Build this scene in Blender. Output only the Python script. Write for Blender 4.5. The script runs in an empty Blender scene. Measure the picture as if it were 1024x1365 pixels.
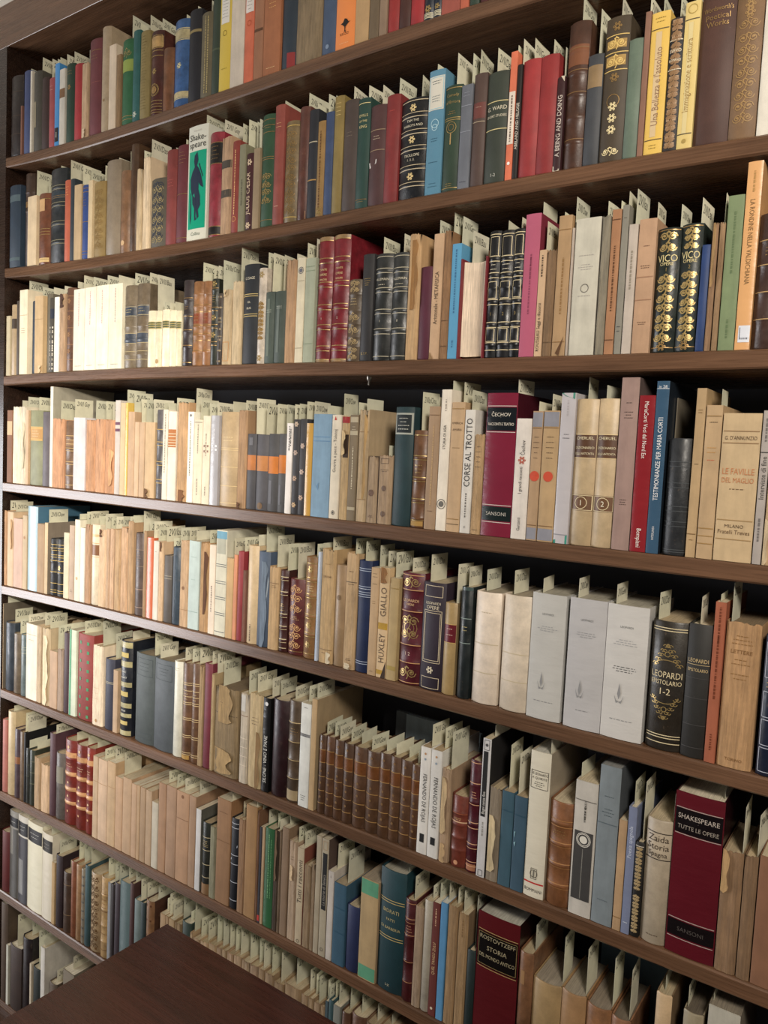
import bpy, math, random
from mathutils import Matrix, Vector
random.seed(7)
SC = bpy.context.scene
COL = SC.collection

# ---------------------------------------------------------------- camera
CZ = 1.62                      # eye height above the floor
CAMP = Vector((0.0, -1.12, CZ))
RX = Vector((0.816429, 0.575537, 0.046924))
UX = Vector((-0.081138, 0.033884, 0.996127))
WX = Vector((-0.571718, 0.817074, -0.074362))
FPX = 1030.0
cam = bpy.data.cameras.new('camera')
cam.sensor_fit = 'VERTICAL'; cam.sensor_height = 36.0; cam.sensor_width = 27.0
cam.lens = FPX / 1365.0 * 36.0
cam.clip_start = 0.02
camo = bpy.data.objects.new('camera', cam); COL.objects.link(camo)
m3 = Matrix((RX, UX, -WX)).transposed().to_4x4()
m3.translation = CAMP
camo.matrix_world = m3
SC.camera = camo

# ---------------------------------------------------------------- light and exposure
SC.view_settings.view_transform = 'Standard'
SC.view_settings.look = 'None'
SC.view_settings.exposure = 0.0
SC.view_settings.gamma = 1.0
SC.view_settings.use_curve_mapping = False
wd = bpy.data.worlds.new('room_air'); SC.world = wd; wd.use_nodes = True
wd.node_tree.nodes['Background'].inputs[0].default_value = (0.95, 0.93, 0.92, 1)
wd.node_tree.nodes['Background'].inputs[1].default_value = 0.10

def aim(o, target):
    d = Vector(target) - o.location
    o.rotation_euler = d.to_track_quat('-Z', 'Y').to_euler()

def spot(name, loc, target, energy, color, size, blend, rad):
    l = bpy.data.lights.new(name, 'SPOT'); l.energy = energy; l.color = color
    l.spot_size = math.radians(size); l.spot_blend = blend; l.shadow_soft_size = rad
    o = bpy.data.objects.new(name, l); COL.objects.link(o); o.location = loc; aim(o, target)

def area(name, loc, target, energy, color, sx, sy):
    l = bpy.data.lights.new(name, 'AREA'); l.shape = 'RECTANGLE'; l.size = sx; l.size_y = sy
    l.energy = energy; l.color = color
    o = bpy.data.objects.new(name, l); COL.objects.link(o); o.location = loc; aim(o, target)

spot('reading_lamp_light', (-0.50, -1.75, 2.15), (-1.92, 0.0, 1.40), 185, (1.0, 0.90, 0.76), 54, 1.0, 0.06)
area('right_fill_light', (0.55, -1.3, 2.45), (-0.7, 0.0, 1.4), 33, (1.0, 0.91, 0.80), 0.4, 0.4)  # unseen broad fill light, added from the right to brighten books and slips
area('window_light', (-3.9, -1.55, 0.98), (-1.7, 0.0, 1.2), 74, (0.97, 0.97, 1.0), 1.3, 1.5)

# ---------------------------------------------------------------- helpers: pixels of the measured photo -> shelf front
def ray(px, py):
    return WX + RX * ((px - 512.0) / FPX) - UX * ((py - 682.5) / FPX)

def front_x(px, py, y=0.0):
    d = ray(px, py)
    return CAMP.x + d.x * (y - CAMP.y) / d.y

def height_at(X, y, py):
    """z of the point above (X, y) that the camera sees at picture row py"""
    p0 = Vector((X, y, 0)) - CAMP
    c = -(py - 682.5) / FPX
    return (c * p0.dot(WX) - p0.dot(UX)) / (UX.z - c * WX.z)

def project(P):
    q = P - CAMP
    return 512 + FPX * q.dot(RX) / q.dot(WX), 682.5 - FPX * q.dot(UX) / q.dot(WX)

# shelf top heights along x: old boards that have bowed a little (cubic in x)
BOW = {1: (-0.0357, -0.12512, -0.12975, 0.68329), 2: (-0.01708, -0.04856, -0.03431, 0.43202),
       3: (0.00968, 0.02499, 0.01088, 0.16217), 4: (0.00209, 0.00812, 0.00883, -0.12188),
       5: (0.00641, 0.01427, 0.00263, -0.40553), 6: (0.00092, 0.00366, 0.00523, -0.69269),
       7: (-0.00500, -0.03200, -0.04800, -0.99600), 8: (0, 0, 0, -1.2745), 9: (0, 0, 0, -1.600)}
XL, XR = -2.050, -0.055
def shelf_z(k, X):
    a, b, c, d = BOW[k]
    X = max(XL, min(X, -0.16 if k > 1 else -0.45))
    return CZ + ((a * X + b) * X + c) * X + d
DEPTH = 0.275
THICK = 0.0254

# ---------------------------------------------------------------- materials (colour comes from the mesh attribute Col)
def srgb(h):
    h = h.lstrip('#')
    o = []
    for i in (0, 2, 4):
        c = int(h[i:i + 2], 16) / 255.0
        o.append(c / 12.92 if c <= 0.04045 else ((c + 0.055) / 1.055) ** 2.4)
    return (o[0], o[1], o[2], 1.0)

def soft(c, k=.14):
    g = .3 * c[0] + .59 * c[1] + .11 * c[2]
    return tuple(c[i] * (1 - k) + g * k for i in range(3)) + (1.0,)

class NT:
    def __init__(s, name):
        s.m = bpy.data.materials.new(name); s.m.use_nodes = True
        s.t = s.m.node_tree; s.b = s.t.nodes['Principled BSDF']
    def n(s, typ, **kw):
        x = s.t.nodes.new(typ)
        for k, v in kw.items():
            if k in x.inputs.keys() if hasattr(x.inputs, 'keys') else False: x.inputs[k].default_value = v
            else: setattr(x, k, v)
        return x
    def l(s, a, b): s.t.links.new(a, b)
    def noise(s, scale, detail=4, rough=0.6, vec=None, stretch=(1, 1, 1)):
        g = s.n('ShaderNodeNewGeometry')
        mp = s.n('ShaderNodeMapping'); mp.inputs['Scale'].default_value = stretch
        s.l(g.outputs['Position'], mp.inputs['Vector'])
        n = s.n('ShaderNodeTexNoise'); n.inputs['Scale'].default_value = scale
        n.inputs['Detail'].default_value = detail; n.inputs['Roughness'].default_value = rough
        s.l(mp.outputs['Vector'], n.inputs['Vector'])
        return n.outputs['Fac']
    def ramp(s, src, pts):
        r = s.n('ShaderNodeValToRGB'); e = r.color_ramp.elements
        e[0].position, e[0].color = pts[0][0], (pts[0][1],) * 3 + (1,)
        e[1].position, e[1].color = pts[1][0], (pts[1][1],) * 3 + (1,)
        s.l(src, r.inputs['Fac']); return r.outputs['Color']
    def mix(s, typ, fac, a, b):
        x = s.n('ShaderNodeMix', data_type='RGBA', blend_type=typ)
        for sock, v in ((x.inputs[0], fac), (x.inputs[6], a), (x.inputs[7], b)):
            if isinstance(v, (int, float)): sock.default_value = v if sock.type == 'VALUE' else (v, v, v, 1)
            elif isinstance(v, tuple): sock.default_value = v
            else: s.l(v, sock)
        return x.outputs[2]
    def bump(s, src, strength, dist):
        b = s.n('ShaderNodeBump'); b.inputs['Strength'].default_value = strength; b.inputs['Distance'].default_value = dist
        s.l(src, b.inputs['Height']); s.l(b.outputs['Normal'], s.b.inputs['Normal'])
    def col(s):
        a = s.n('ShaderNodeVertexColor'); a.layer_name = 'Col'; return a.outputs['Color']

def make_mats():
    M = {}
    x = NT('aged_leather'); c = x.col()
    n1 = x.ramp(x.noise(38, 6, .7), ((.3, .62), (.72, 1.45)))
    n2 = x.ramp(x.noise(140, 5, .75, stretch=(1, 1, .5)), ((.62, 0), (.78, 1)))
    a = x.mix('MULTIPLY', 1.0, c, n1)
    a = x.mix('MIX', x.mix('MULTIPLY', 1.0, n2, (.35, .35, .35, 1)), a, (.36, .25, .15, 1))
    x.l(a, x.b.inputs['Base Color']); x.b.inputs['Roughness'].default_value = .42
    x.l(x.ramp(x.noise(60, 4), ((.3, .3), (.8, .62))), x.b.inputs['Roughness']); x.bump(x.noise(420, 3), .25, .0008); M['leather'] = x.m
    x = NT('book_cloth'); c = x.col()
    a = x.mix('MULTIPLY', 1.0, c, x.ramp(x.noise(30, 5, .65), ((.25, .78), (.75, 1.22))))
    n2 = x.ramp(x.noise(190, 4, .7), ((.68, 0), (.8, 1)))
    a = x.mix('MIX', x.mix('MULTIPLY', 1.0, n2, (.18, .18, .18, 1)), a, (.5, .44, .36, 1))
    x.l(a, x.b.inputs['Base Color']); x.b.inputs['Roughness'].default_value = .62; x.bump(x.noise(900, 2), .2, .0005); M['cloth'] = x.m
    x = NT('printed_paper'); c = x.col()
    a = x.mix('MULTIPLY', 1.0, c, x.ramp(x.noise(24, 5, .65), ((.2, .80), (.8, 1.14))))
    a = x.mix('MULTIPLY', .5, a, x.ramp(x.noise(70, 4, .6, stretch=(1, 1, .12)), ((.3, .78), (.6, 1.06))))
    x.l(a, x.b.inputs['Base Color']); x.b.inputs['Roughness'].default_value = .7; x.bump(x.noise(120, 4, .6, stretch=(1, 1, .2)), .25, .0008); M['paper'] = x.m
    x = NT('torn_paper'); c = x.col()
    st = x.ramp(x.noise(230, 5, .7, stretch=(1, 1, .06)), ((.3, .64), (.66, 1.25)))
    bl = x.ramp(x.noise(45, 5, .7, stretch=(1, 1, .5)), ((.3, .72), (.6, 1.08)))
    a = x.mix('MULTIPLY', .85, c, st); a = x.mix('MULTIPLY', .8, a, bl)
    cr = x.ramp(x.noise(150, 6, .8, stretch=(1, 1, .035)), ((.30, .25), (.37, 1.0)))
    a = x.mix('MULTIPLY', .75, a, cr)
    x.l(a, x.b.inputs['Base Color']); x.b.inputs['Roughness'].default_value = .85
    x.bump(x.noise(230, 5, .7, stretch=(1, 1, .08)), .7, .002); M['torn'] = x.m
    x = NT('glossy_jacket'); c = x.col()
    a = x.mix('MULTIPLY', 1.0, c, x.ramp(x.noise(20, 3, .5), ((.2, .92), (.8, 1.06))))
    x.l(a, x.b.inputs['Base Color']); x.b.inputs['Roughness'].default_value = .28; x.bump(x.noise(26, 3, .5, stretch=(.8, 1, 2.2)), .55, .002); M['gloss'] = x.m
    x = NT('aged_vellum'); c = x.col()
    a = x.mix('MULTIPLY', 1.0, c, x.ramp(x.noise(32, 6, .75), ((.25, .72), (.7, 1.12))))
    x.l(a, x.b.inputs['Base Color']); x.b.inputs['Roughness'].default_value = .45; x.bump(x.noise(60, 4), .25, .001); M['vellum'] = x.m
    x = NT('page_edges'); c = x.col()
    a = x.mix('MULTIPLY', 1.0, c, x.ramp(x.noise(900, 3, .6, stretch=(1, .03, .03)), ((.3, .68), (.7, 1.15))))
    a = x.mix('MULTIPLY', .6, a, x.ramp(x.noise(30, 4), ((.3, .75), (.7, 1.1))))
    x.l(a, x.b.inputs['Base Color']); x.b.inputs['Roughness'].default_value = .9; x.bump(x.noise(900, 2, .5, stretch=(1, .03, .03)), .35, .0008); M['pages'] = x.m
    x = NT('gilt'); c = x.col()
    a = x.mix('MULTIPLY', .8, c, x.ramp(x.noise(300, 4, .7), ((.3, .55), (.65, 1.1))))
    x.l(a, x.b.inputs['Base Color']); x.b.inputs['Metallic'].default_value = .55; x.b.inputs['Roughness'].default_value = .38; M['gilt'] = x.m
    x = NT('printing_ink'); x.l(x.col(), x.b.inputs['Base Color']); x.b.inputs['Roughness'].default_value = .6; M['ink'] = x.m
    x = NT('slip_paper'); c = x.col()
    a = x.mix('MULTIPLY', 1.0, c, x.ramp(x.noise(40, 4), ((.3, .9), (.7, 1.08))))
    x.l(a, x.b.inputs['Base Color']); x.b.inputs['Roughness'].default_value = .85; M['slip'] = x.m
    x = NT('walnut_wood'); c = x.col()
    g1 = x.noise(9, 6, .65, stretch=(.35, 6, 6)); g2 = x.noise(60, 5, .7, stretch=(.12, 5, 5))
    a = x.mix('MULTIPLY', 1.0, c, x.ramp(g1, ((.3, .62), (.72, 1.35))))
    a = x.mix('MULTIPLY', .7, a, x.ramp(g2, ((.3, .6), (.6, 1.15))))
    x.l(a, x.b.inputs['Base Color']); x.l(x.ramp(g2, ((.2, .2), (.8, .36))), x.b.inputs['Roughness']); x.bump(g2, .05, .001); M['wood'] = x.m
    x = NT('plaster'); c = x.col(); x.l(c, x.b.inputs['Base Color']); x.b.inputs['Roughness'].default_value = .9; x.bump(x.noise(60, 4), .1, .002); M['plaster'] = x.m
    x = NT('steel'); x.l(x.col(), x.b.inputs['Base Color']); x.b.inputs['Metallic'].default_value = 1; x.b.inputs['Roughness'].default_value = .35; M['steel'] = x.m
    return M
MAT = make_mats()

# ---------------------------------------------------------------- mesh builder
class MB:
    def __init__(s): s.v = []; s.f = []; s.c = []; s.m = []; s.s = []
    def quad(s, pts, col, mat, smooth=False):
        b = len(s.v); s.v += [tuple(p) for p in pts]; s.f.append(tuple(range(b, b + len(pts))))
        s.c.append(col); s.m.append(mat); s.s.append(smooth)
    def grid(s, P, col, mat, smooth=True, flip=False, colfn=None):
        """P[i][j] points; faces between"""
        b = len(s.v); n = len(P[0])
        for r in P: s.v += [tuple(p) for p in r]
        for i in range(len(P) - 1):
            for j in range(n - 1):
                q = (b + i * n + j, b + i * n + j + 1, b + (i + 1) * n + j + 1, b + (i + 1) * n + j)
                s.f.append(q[::-1] if flip else q); s.c.append(colfn(i, j) if colfn else col); s.m.append(mat); s.s.append(smooth)
    def box(s, x0, x1, y0, y1, z0, z1, col, mat):
        p = [(x, y, z) for z in (z0, z1) for y in (y0, y1) for x in (x0, x1)]
        b = len(s.v); s.v += p
        for q in ((0, 2, 3, 1), (4, 5, 7, 6), (0, 1, 5, 4), (2, 6, 7, 3), (0, 4, 6, 2), (1, 3, 7, 5)):
            s.f.append(tuple(b + i for i in q)); s.c.append(col); s.m.append(mat); s.s.append(False)
    def tris(s, verts, faces, col, mat):
        b = len(s.v); s.v += [tuple(p) for p in verts]
        for q in faces: s.f.append(tuple(b + i for i in q)); s.c.append(col); s.m.append(mat); s.s.append(False)
    def extend(s, o, off):
        b = len(s.v); s.v += [(x + off[0], y + off[1], z + off[2]) for x, y, z in o.v]
        s.f += [tuple(b + i for i in q) for q in o.f]; s.c += o.c; s.m += o.m; s.s += o.s
    def mesh(s, name):
        me = bpy.data.meshes.new(name)
        me.from_pydata(s.v, [], s.f)
        mats = sorted(set(s.m)); ix = {k: i for i, k in enumerate(mats)}
        for k in mats: me.materials.append(MAT[k])
        me.polygons.foreach_set('material_index', [ix[k] for k in s.m])
        me.polygons.foreach_set('use_smooth', s.s)
        at = me.color_attributes.new('Col', 'FLOAT_COLOR', 'CORNER')
        buf = []
        for q, c in zip(s.f, s.c): buf += list(c) * len(q)
        at.data.foreach_set('color', buf)
        me.update()
        return me
    def obj(s, name, parent=None, loc=(0, 0, 0), label=None):
        o = bpy.data.objects.new(name, s.mesh(name)); COL.objects.link(o); o.location = loc
        if parent is not None: o.parent = parent
        if label: o['label'] = label
        return o

def thing(name, label, cat, loc=(0, 0, 0), group=None):
    o = bpy.data.objects.new(name, None); COL.objects.link(o); o.empty_display_size = .02
    o.location = loc; o['label'] = label; o['category'] = cat
    if group: o['group'] = group
    return o

# ---------------------------------------------------------------- lettering: default font turned into flat outlines, cached
_TXT = {}
def text_shape(s):
    if s not in _TXT:
        cu = bpy.data.curves.new('letters', 'FONT'); cu.body = s; cu.resolution_u = 2
        o = bpy.data.objects.new('letters', cu); COL.objects.link(o)
        dg = bpy.context.evaluated_depsgraph_get()
        me = bpy.data.meshes.new_from_object(o.evaluated_get(dg))
        vs = [(v.co.x, v.co.y) for v in me.vertices]; fs = [tuple(p.vertices) for p in me.polygons]
        bpy.data.objects.remove(o); bpy.data.curves.remove(cu); bpy.data.meshes.remove(me)
        if not vs: vs = [(0, 0), (1, 1)]
        x0 = min(v[0] for v in vs); x1 = max(v[0] for v in vs); y0 = min(v[1] for v in vs); y1 = max(v[1] for v in vs)
        _TXT[s] = ([(v[0] - (x0 + x1) / 2, v[1] - (y0 + y1) / 2) for v in vs], fs, x1 - x0, y1 - y0)
    return _TXT[s]
# ---------------------------------------------------------------- books
SRGB = srgb
KIND = {'H': ('hardcover_book', 'cloth hardcover'), 'L': ('leather_bound_book', 'leather-bound book'), 'P': ('paperback_book', 'paperback'),
        'W': ('worn_paperback_book', 'worn paperback'), 'G': ('jacketed_book', 'glossy jacketed book'), 'V': ('vellum_bound_book', 'vellum-bound book'),
        'F': ('hardcover_book', 'hardcover')}
SKIN = {'H': 'cloth', 'L': 'leather', 'P': 'paper', 'W': 'torn', 'G': 'gloss', 'V': 'vellum', 'F': 'cloth'}
GOLD = 'c79a4a'

def is_gold(h): return h.lower() in ('c79a4a', 'b98d45', 'd8b45c', 'a9834a')

def darker(c, k): return (c[0] * k, c[1] * k, c[2] * k, 1)

class Spine:
    """outer surface of a book's spine: u across 0..1, z up"""
    def __init__(s, w, h, typ, hubs, rnd):
        s.w, s.h, s.typ, s.hubs = w, h, typ, hubs
        s.bulge = {'H': min(.16 * w, .006), 'L': min(.24 * w, .009), 'P': min(.05 * w, .0012), 'W': min(.13 * w, .0045), 'G': min(.07 * w, .003), 'V': min(.2 * w, .008), 'F': 0.002}[typ]
        s.pw = 2.2 if typ not in 'PW' else 5.0
        s.rid = [rnd.uniform(-.0009, .0007) for _ in range(24)] if typ == 'W' else None
    def y(s, u, z):
        a = abs(2 * u - 1)
        y = s.bulge * a ** s.pw
        for hz in s.hubs:
            d = abs(z - hz) / .0034
            if d < 1: y -= .0013 * (1 - d * d) * (1 - a ** 6)
        if s.rid:
            k = u * 11; i = int(k); f = k - i
            zz = int(z / .03)
            y += (s.rid[i % 24] * (1 - f) + s.rid[(i + 1) % 24] * f) * (.7 + .5 * math.sin(zz * 1.7 + i * 2.1))
        return y
    def p(s, u, z, off=0.0): return ((u - .5) * s.w, s.y(u, z) - off, z)

def ribbon(mb, S, pts, wd, col, mat, off=.0005):
    """polyline in (x metres, z metres) drawn as a thin strip on the spine"""
    n = len(pts); L = []; R = []
    for i in range(n):
        a = pts[max(0, i - 1)]; b = pts[min(n - 1, i + 1)]
        dx, dz = b[0] - a[0], b[1] - a[1]; l = math.hypot(dx, dz) or 1e-6
        ox, oz = -dz / l * wd / 2, dx / l * wd / 2
        L.append(S.p(.5 + (pts[i][0] + ox) / S.w, pts[i][1] + oz, off)); R.append(S.p(.5 + (pts[i][0] - ox) / S.w, pts[i][1] - oz, off))
    mb.grid([L, R], col, mat, smooth=False)

def patch(mb, S, u0, u1, z0, z1, col, mat, off=.0003):
    nu = max(2, int(10 * abs(u1 - u0))); nz = 1
    if S.hubs or S.typ == 'W': nz = max(2, int((z1 - z0) / .0016)) if z1 - z0 < .04 else 12
    P = [[S.p(u0 + (u1 - u0) * j / nu, z0 + (z1 - z0) * i / nz, off) for j in range(nu + 1)] for i in range(nz + 1)]
    mb.grid(P, col, mat)

def put_text(mb, S, s, uc, zc, size_w, size_h, col, mat, mode='t'):
    vs, fs, tw, th = text_shape(s)
    if mode == 't':
        k = min(size_w / tw, size_h / th); kz = min(size_h / th, k * 1.4)
        pts = [(v[0] * k, v[1] * kz) for v in vs]
    else:
        k = min(size_h / tw, size_w / th)
        kz = min(size_w / th, k * 1.25)
        pts = [(-v[1] * kz, v[0] * k) if mode == 'U' else (v[1] * kz, -v[0] * k) for v in vs]
    mb.tris([S.p(uc + x / S.w, zc + z, .0006) for x, z in pts], fs, col, mat)

def scroll(mb, S, z0, z1, col, mat, wd=.0009, rows=None, seed=1):
    """mirrored spirals on a stem filling the panel z0..z1"""
    hw = S.w * .36; n = rows or max(1, int(round((z1 - z0) / (hw * 1.15)))); st = (z1 - z0) / n
    for i in range(n):
        zc = z0 + (i + .5) * st; r = min(hw * .5, st * .42)
        for sx in (-1, 1):
            cx = sx * hw * .52; pts = []
            for k in range(15):
                a = k / 14 * math.pi * 3.2; rr = r * (1 - .78 * k / 14)
                pts.append((cx + sx * rr * math.cos(a), zc + (rr * math.sin(a)) * (1 if i % 2 else -1)))
            ribbon(mb, S, pts, wd, col, mat)
            ribbon(mb, S, [(cx + sx * r * .2, zc), (cx + sx * r * .05, zc + r * .25), (cx - sx * r * .2, zc)], wd * 2.2, col, mat)
        pts = [(math.sin(t / 6 * math.pi * 2) * hw * .16, zc - st / 2 + st * t / 6) for t in range(7)]
        ribbon(mb, S, pts, wd, col, mat)
        ribbon(mb, S, [(-hw * .25, zc + st * .32), (0, zc + st * .44), (hw * .25, zc + st * .32)], wd * 1.4, col, mat)

def ring(mb, S, zc, r, wd, col, mat, xc=0.0, n=14, squash=1.0):
    ribbon(mb, S, [(xc + r * math.cos(2 * math.pi * k / n), zc + squash * r * math.sin(2 * math.pi * k / n)) for k in range(n + 1)], wd, col, mat)

def build_book(w, h, d, typ, col, side, pages, decor, rnd):
    """list of (part name, MB, label, parent index or None) in the book's own coordinates"""
    hubs = []
    for t in decor:
        if t[0] == 'h': hubs += [float(a) * h for a in t[1:]]
    S = Spine(w, h, typ, hubs, rnd)
    skin = SKIN[typ]; jit = rnd.uniform(.84, 1.12) if typ != 'W' else rnd.uniform(.84, 1.18); c = soft(SRGB(col), .2 if typ in 'PWV' else .14); c = (min(1, c[0] * jit), min(1, c[1] * jit * rnd.uniform(.97, 1.02)), min(1, c[2] * jit * rnd.uniform(.93, 1.04)), 1); sc = soft(SRGB(side), .25) if side else c
    cover, block = MB(), MB()
    bt = {'H': .0022, 'L': .0022, 'V': .0016, 'G': .0018, 'P': min(.05 * w, .0012), 'W': .0007, 'F': .0026}[typ]
    bt = min(bt, w * .22)
    sq = {'H': .0028, 'L': .0026, 'V': .0022, 'G': .0022, 'P': .0002, 'W': .0004, 'F': .004}[typ]      # how far the boards stand past the pages
    pc = soft(SRGB(pages), .25)
    yb = S.bulge
    if typ == 'F':        # stands with its fore-edge outwards
        for sx in (-1, 1):
            cover.box(min(sx * w / 2, sx * (w / 2 - bt)), max(sx * w / 2, sx * (w / 2 - bt)), 0, d, 0, h, c, skin)
        cover.box(-w / 2, w / 2, d - .003, d, 0, h, c, skin)
        n = 10; x1 = w / 2 - bt - .0003
        P = [[(-x1 + 2 * x1 * j / n, .007 + .011 * (1 - (2 * j / n - 1) ** 2), z) for j in range(n + 1)] for z in (sq, h - sq)]
        block.grid(P, pc, 'pages')
        top = [(-x1 + 2 * x1 * j / n, .007 + .011 * (1 - (2 * j / n - 1) ** 2), h - sq) for j in range(n + 1)]
        for j in range(n): block.quad([top[j], top[j + 1], (top[j + 1][0], d - .004, h - sq), (top[j][0], d - .004, h - sq)], pc, 'pages')
        block.quad([(-x1, .007, sq), (-x1, d - .004, sq), (-x1, d - .004, h - sq), (-x1, .007, h - sq)], pc, 'pages')
        block.quad([(x1, .007, sq), (x1, .007, h - sq), (x1, d - .004, h - sq), (x1, d - .004, sq)], pc, 'pages')
        block.quad([(-x1, .012, sq), (x1, .012, sq), (x1, d - .004, sq), (-x1, d - .004, sq)], pc, 'pages')
    else:
        nu = 10 if typ != 'P' else 4
        us = [j / nu for j in range(nu + 1)] if typ != 'P' else [0, .03, .08, .2, .5, .8, .92, .97, 1]
        if typ == 'W': us = [j / 12 for j in range(13)]
        zs = {0.0, h}
        if typ != 'P': zs |= {.002, h - .002}
        for hz in hubs:
            for q in (-.0036, -.0022, -.001, .001, .0022, .0036): zs.add(min(h, max(0, hz + q)))
        if typ == 'W': zs |= {h * k / 7 for k in range(1, 7)}
        zs = sorted(zs)
        jag = [rnd.uniform(-.004, 0) * (rnd.random() < .6) for _ in us] if typ == 'W' else [0] * len(us)
        def pt(u, z, off, j=0):
            x, y, zz = S.p(u, z, 0)
            e = .0012 if (typ not in 'PGW' and (z < .0005 or z > h - .0005)) else 0
            if z > h - 1e-6: zz += jag[j]
            return (x, y + off + e, zz)
        ins = min(.0016, d * .1)
        out = [[pt(u, z, 0, j) for j, u in enumerate(us)] for z in zs]
        inn = [[pt(u, z, ins, j) for j, u in enumerate(us)] for z in zs]
        cover.grid(out, c, skin)
        cover.grid(inn, darker(c, .7) if typ in 'HLVF' else pc, skin, flip=True)
        for row, fl in ((0, False), (-1, True)):
            cover.grid([inn[row], out[row]], c, skin, smooth=False, flip=fl)
        y0 = S.y(0, 0) + .0002
        for sx in (-1, 1):
            xa, xb = sorted((sx * w / 2, sx * (w / 2 - bt)))
            cover.box(xa, xb, max(y0, 0), d, 0, h + (jag[0] if sx < 0 else jag[-1]), sc, skin if typ != 'W' else 'paper')
        x1 = w / 2 - bt - .0002; ya = yb + ins + .0004; yd = d - sq
        zt = h - sq - (.0 if typ not in 'W' else .0042)
        block.box(-x1, x1, ya, yd, sq if typ not in 'PW' else .0003, zt, pc, 'pages')
        if S.bulge > .0015 and typ in 'LVHG':      # rounded back of the page block under the spine, seen from above
            n = 8
            up = [((2 * j / n - 1) * x1, S.bulge * abs(2 * j / n - 1) ** S.pw + ins + .0006, zt) for j in range(n + 1)]
            for j in range(n): block.quad([up[j], up[j + 1], (up[j + 1][0], ya, zt), (up[j][0], ya, zt)], pc, 'pages')
    parts = {'cover': cover, 'page_block': block}
    lab = {}
    def part(n, l=None):
        if n in ('spine_label', 'torn_flap', 'printed_picture'):
            n = n + '|%d' % len(parts)
        if n not in parts: parts[n] = MB()
        if l: lab.setdefault(n, l)
        return parts[n]
    def srgb(hx):
        c0 = SRGB(hx)
        if not is_gold(hx): return c0
        c0 = soft(c0, .2); return (c0[0] * .82, c0[1] * .82, c0[2] * .82, 1)
    def mat_of(hx): return 'gilt' if is_gold(hx) else 'ink'
    for t in decor:
        k = t[0]
        if k == 'b':
            patch(part('spine_label', color_name(t[3]) + ' label across the spine'), S, .02, .98, float(t[1]) * h, float(t[2]) * h, srgb(t[3]), skin if typ != 'W' else 'paper')
        elif k == 'x':
            patch(part('spine_label', color_name(t[3]) + ' panel on the spine'), S, float(t[4]), float(t[5]), float(t[1]) * h, float(t[2]) * h, srgb(t[3]), 'paper' if typ in 'HLVPW' else 'gloss', .0004)
        elif k == 'l':
            wd = float(t[3]) / 1000 if len(t) > 3 else .0012
            z = float(t[1]) * h; patch(part('gilt_pattern' if is_gold(t[2]) else 'rule_pattern'), S, .03, .97, z - wd / 2, z + wd / 2, srgb(t[2]), mat_of(t[2]), .0005)
        elif k == 'L':
            for z in t[2:]:
                z = float(z) * h; patch(part('gilt_pattern' if is_gold(t[1]) else 'rule_pattern'), S, .03, .97, z - .0006, z + .0006, srgb(t[1]), mat_of(t[1]), .0005)
        elif k == 't':
            put_text(part('title_lettering'), S, ' '.join(t[4:]), .5, float(t[1]) * h, w * .84, float(t[2]) / 1000, srgb(t[3]), mat_of(t[3]), 't')
        elif k in 'UD':
            uc = .5; tt = t[4:]
            if tt[0].startswith('u='): uc = float(tt[0][2:]); tt = tt[1:]
            z0, z1 = float(t[1]) * h, float(t[2]) * h
            put_text(part('title_lettering'), S, ' '.join(tt), uc, (z0 + z1) / 2, w * .6, z1 - z0, srgb(t[3]), mat_of(t[3]), k)
        elif k == 'o':
            scroll(part('gilt_pattern' if is_gold(t[3]) else 'ornament_pattern'), S, float(t[1]) * h, float(t[2]) * h, srgb(t[3]), mat_of(t[3]), wd=float(t[4]) / 1000 if len(t) > 4 else .0010)
        elif k == 'c':
            n = 20; r = float(t[2]) / 1000; z = float(t[1]) * h
            xc = float(t[4]) if len(t) > 4 else 0
            vs = [S.p(.5 + xc, z, .0006)] + [S.p(.5 + xc + r * math.cos(6.2832 * i / n) / w, z + r * math.sin(6.2832 * i / n), .0006) for i in range(n)]
            part('ornament_pattern').tris(vs, [(0, 1 + i, 1 + (i + 1) % n) for i in range(n)], srgb(t[3]), mat_of(t[3]))
        elif k == 'f':
            z0, z1 = float(t[1]) * h, float(t[2]) * h; x = w * (float(t[4]) if len(t) > 4 else .42)
            q = part('gilt_pattern' if is_gold(t[3]) else 'rule_pattern')
            for a in ([(-x, z0), (x, z0)], [(-x, z1), (x, z1)], [(-x, z0), (-x, z1)], [(x, z0), (x, z1)]):
                pts = [(a[0][0] + (a[1][0] - a[0][0]) * i / 8, a[0][1] + (a[1][1] - a[0][1]) * i / 8) for i in range(9)]
                ribbon(q, S, pts, .0009, srgb(t[3]), mat_of(t[3]))
        elif k == 'r':
            q = part('gilt_pattern' if is_gold(t[2]) else 'ornament_pattern'); z = float(t[1]) * h; r = min(w * .3, .006)
            ring(q, S, z, r * .45, r * .3, srgb(t[2]), mat_of(t[2]))
            for i in range(6):
                a = i * 1.0472; ring(q, S, z + r * .8 * math.sin(a), r * .22, r * .2, srgb(t[2]), mat_of(t[2]), xc=r * .8 * math.cos(a), n=6)
        elif k == 'A':      # gilt triangular arch: z0 z1 hex up/down
            q = part('gilt_pattern'); z0, z1 = float(t[1]) * h, float(t[2]) * h; up = t[4] == 'up'; cg = srgb(t[3]); hw = w * .36
            zb, zt = (z0, z1) if up else (z1, z0)
            ribbon(q, S, [(hw * math.cos(math.pi * i / 10), zb + (zt - zb) * .30 * math.sin(math.pi * i / 10)) for i in range(11)], .0011, cg, 'gilt')
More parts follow.
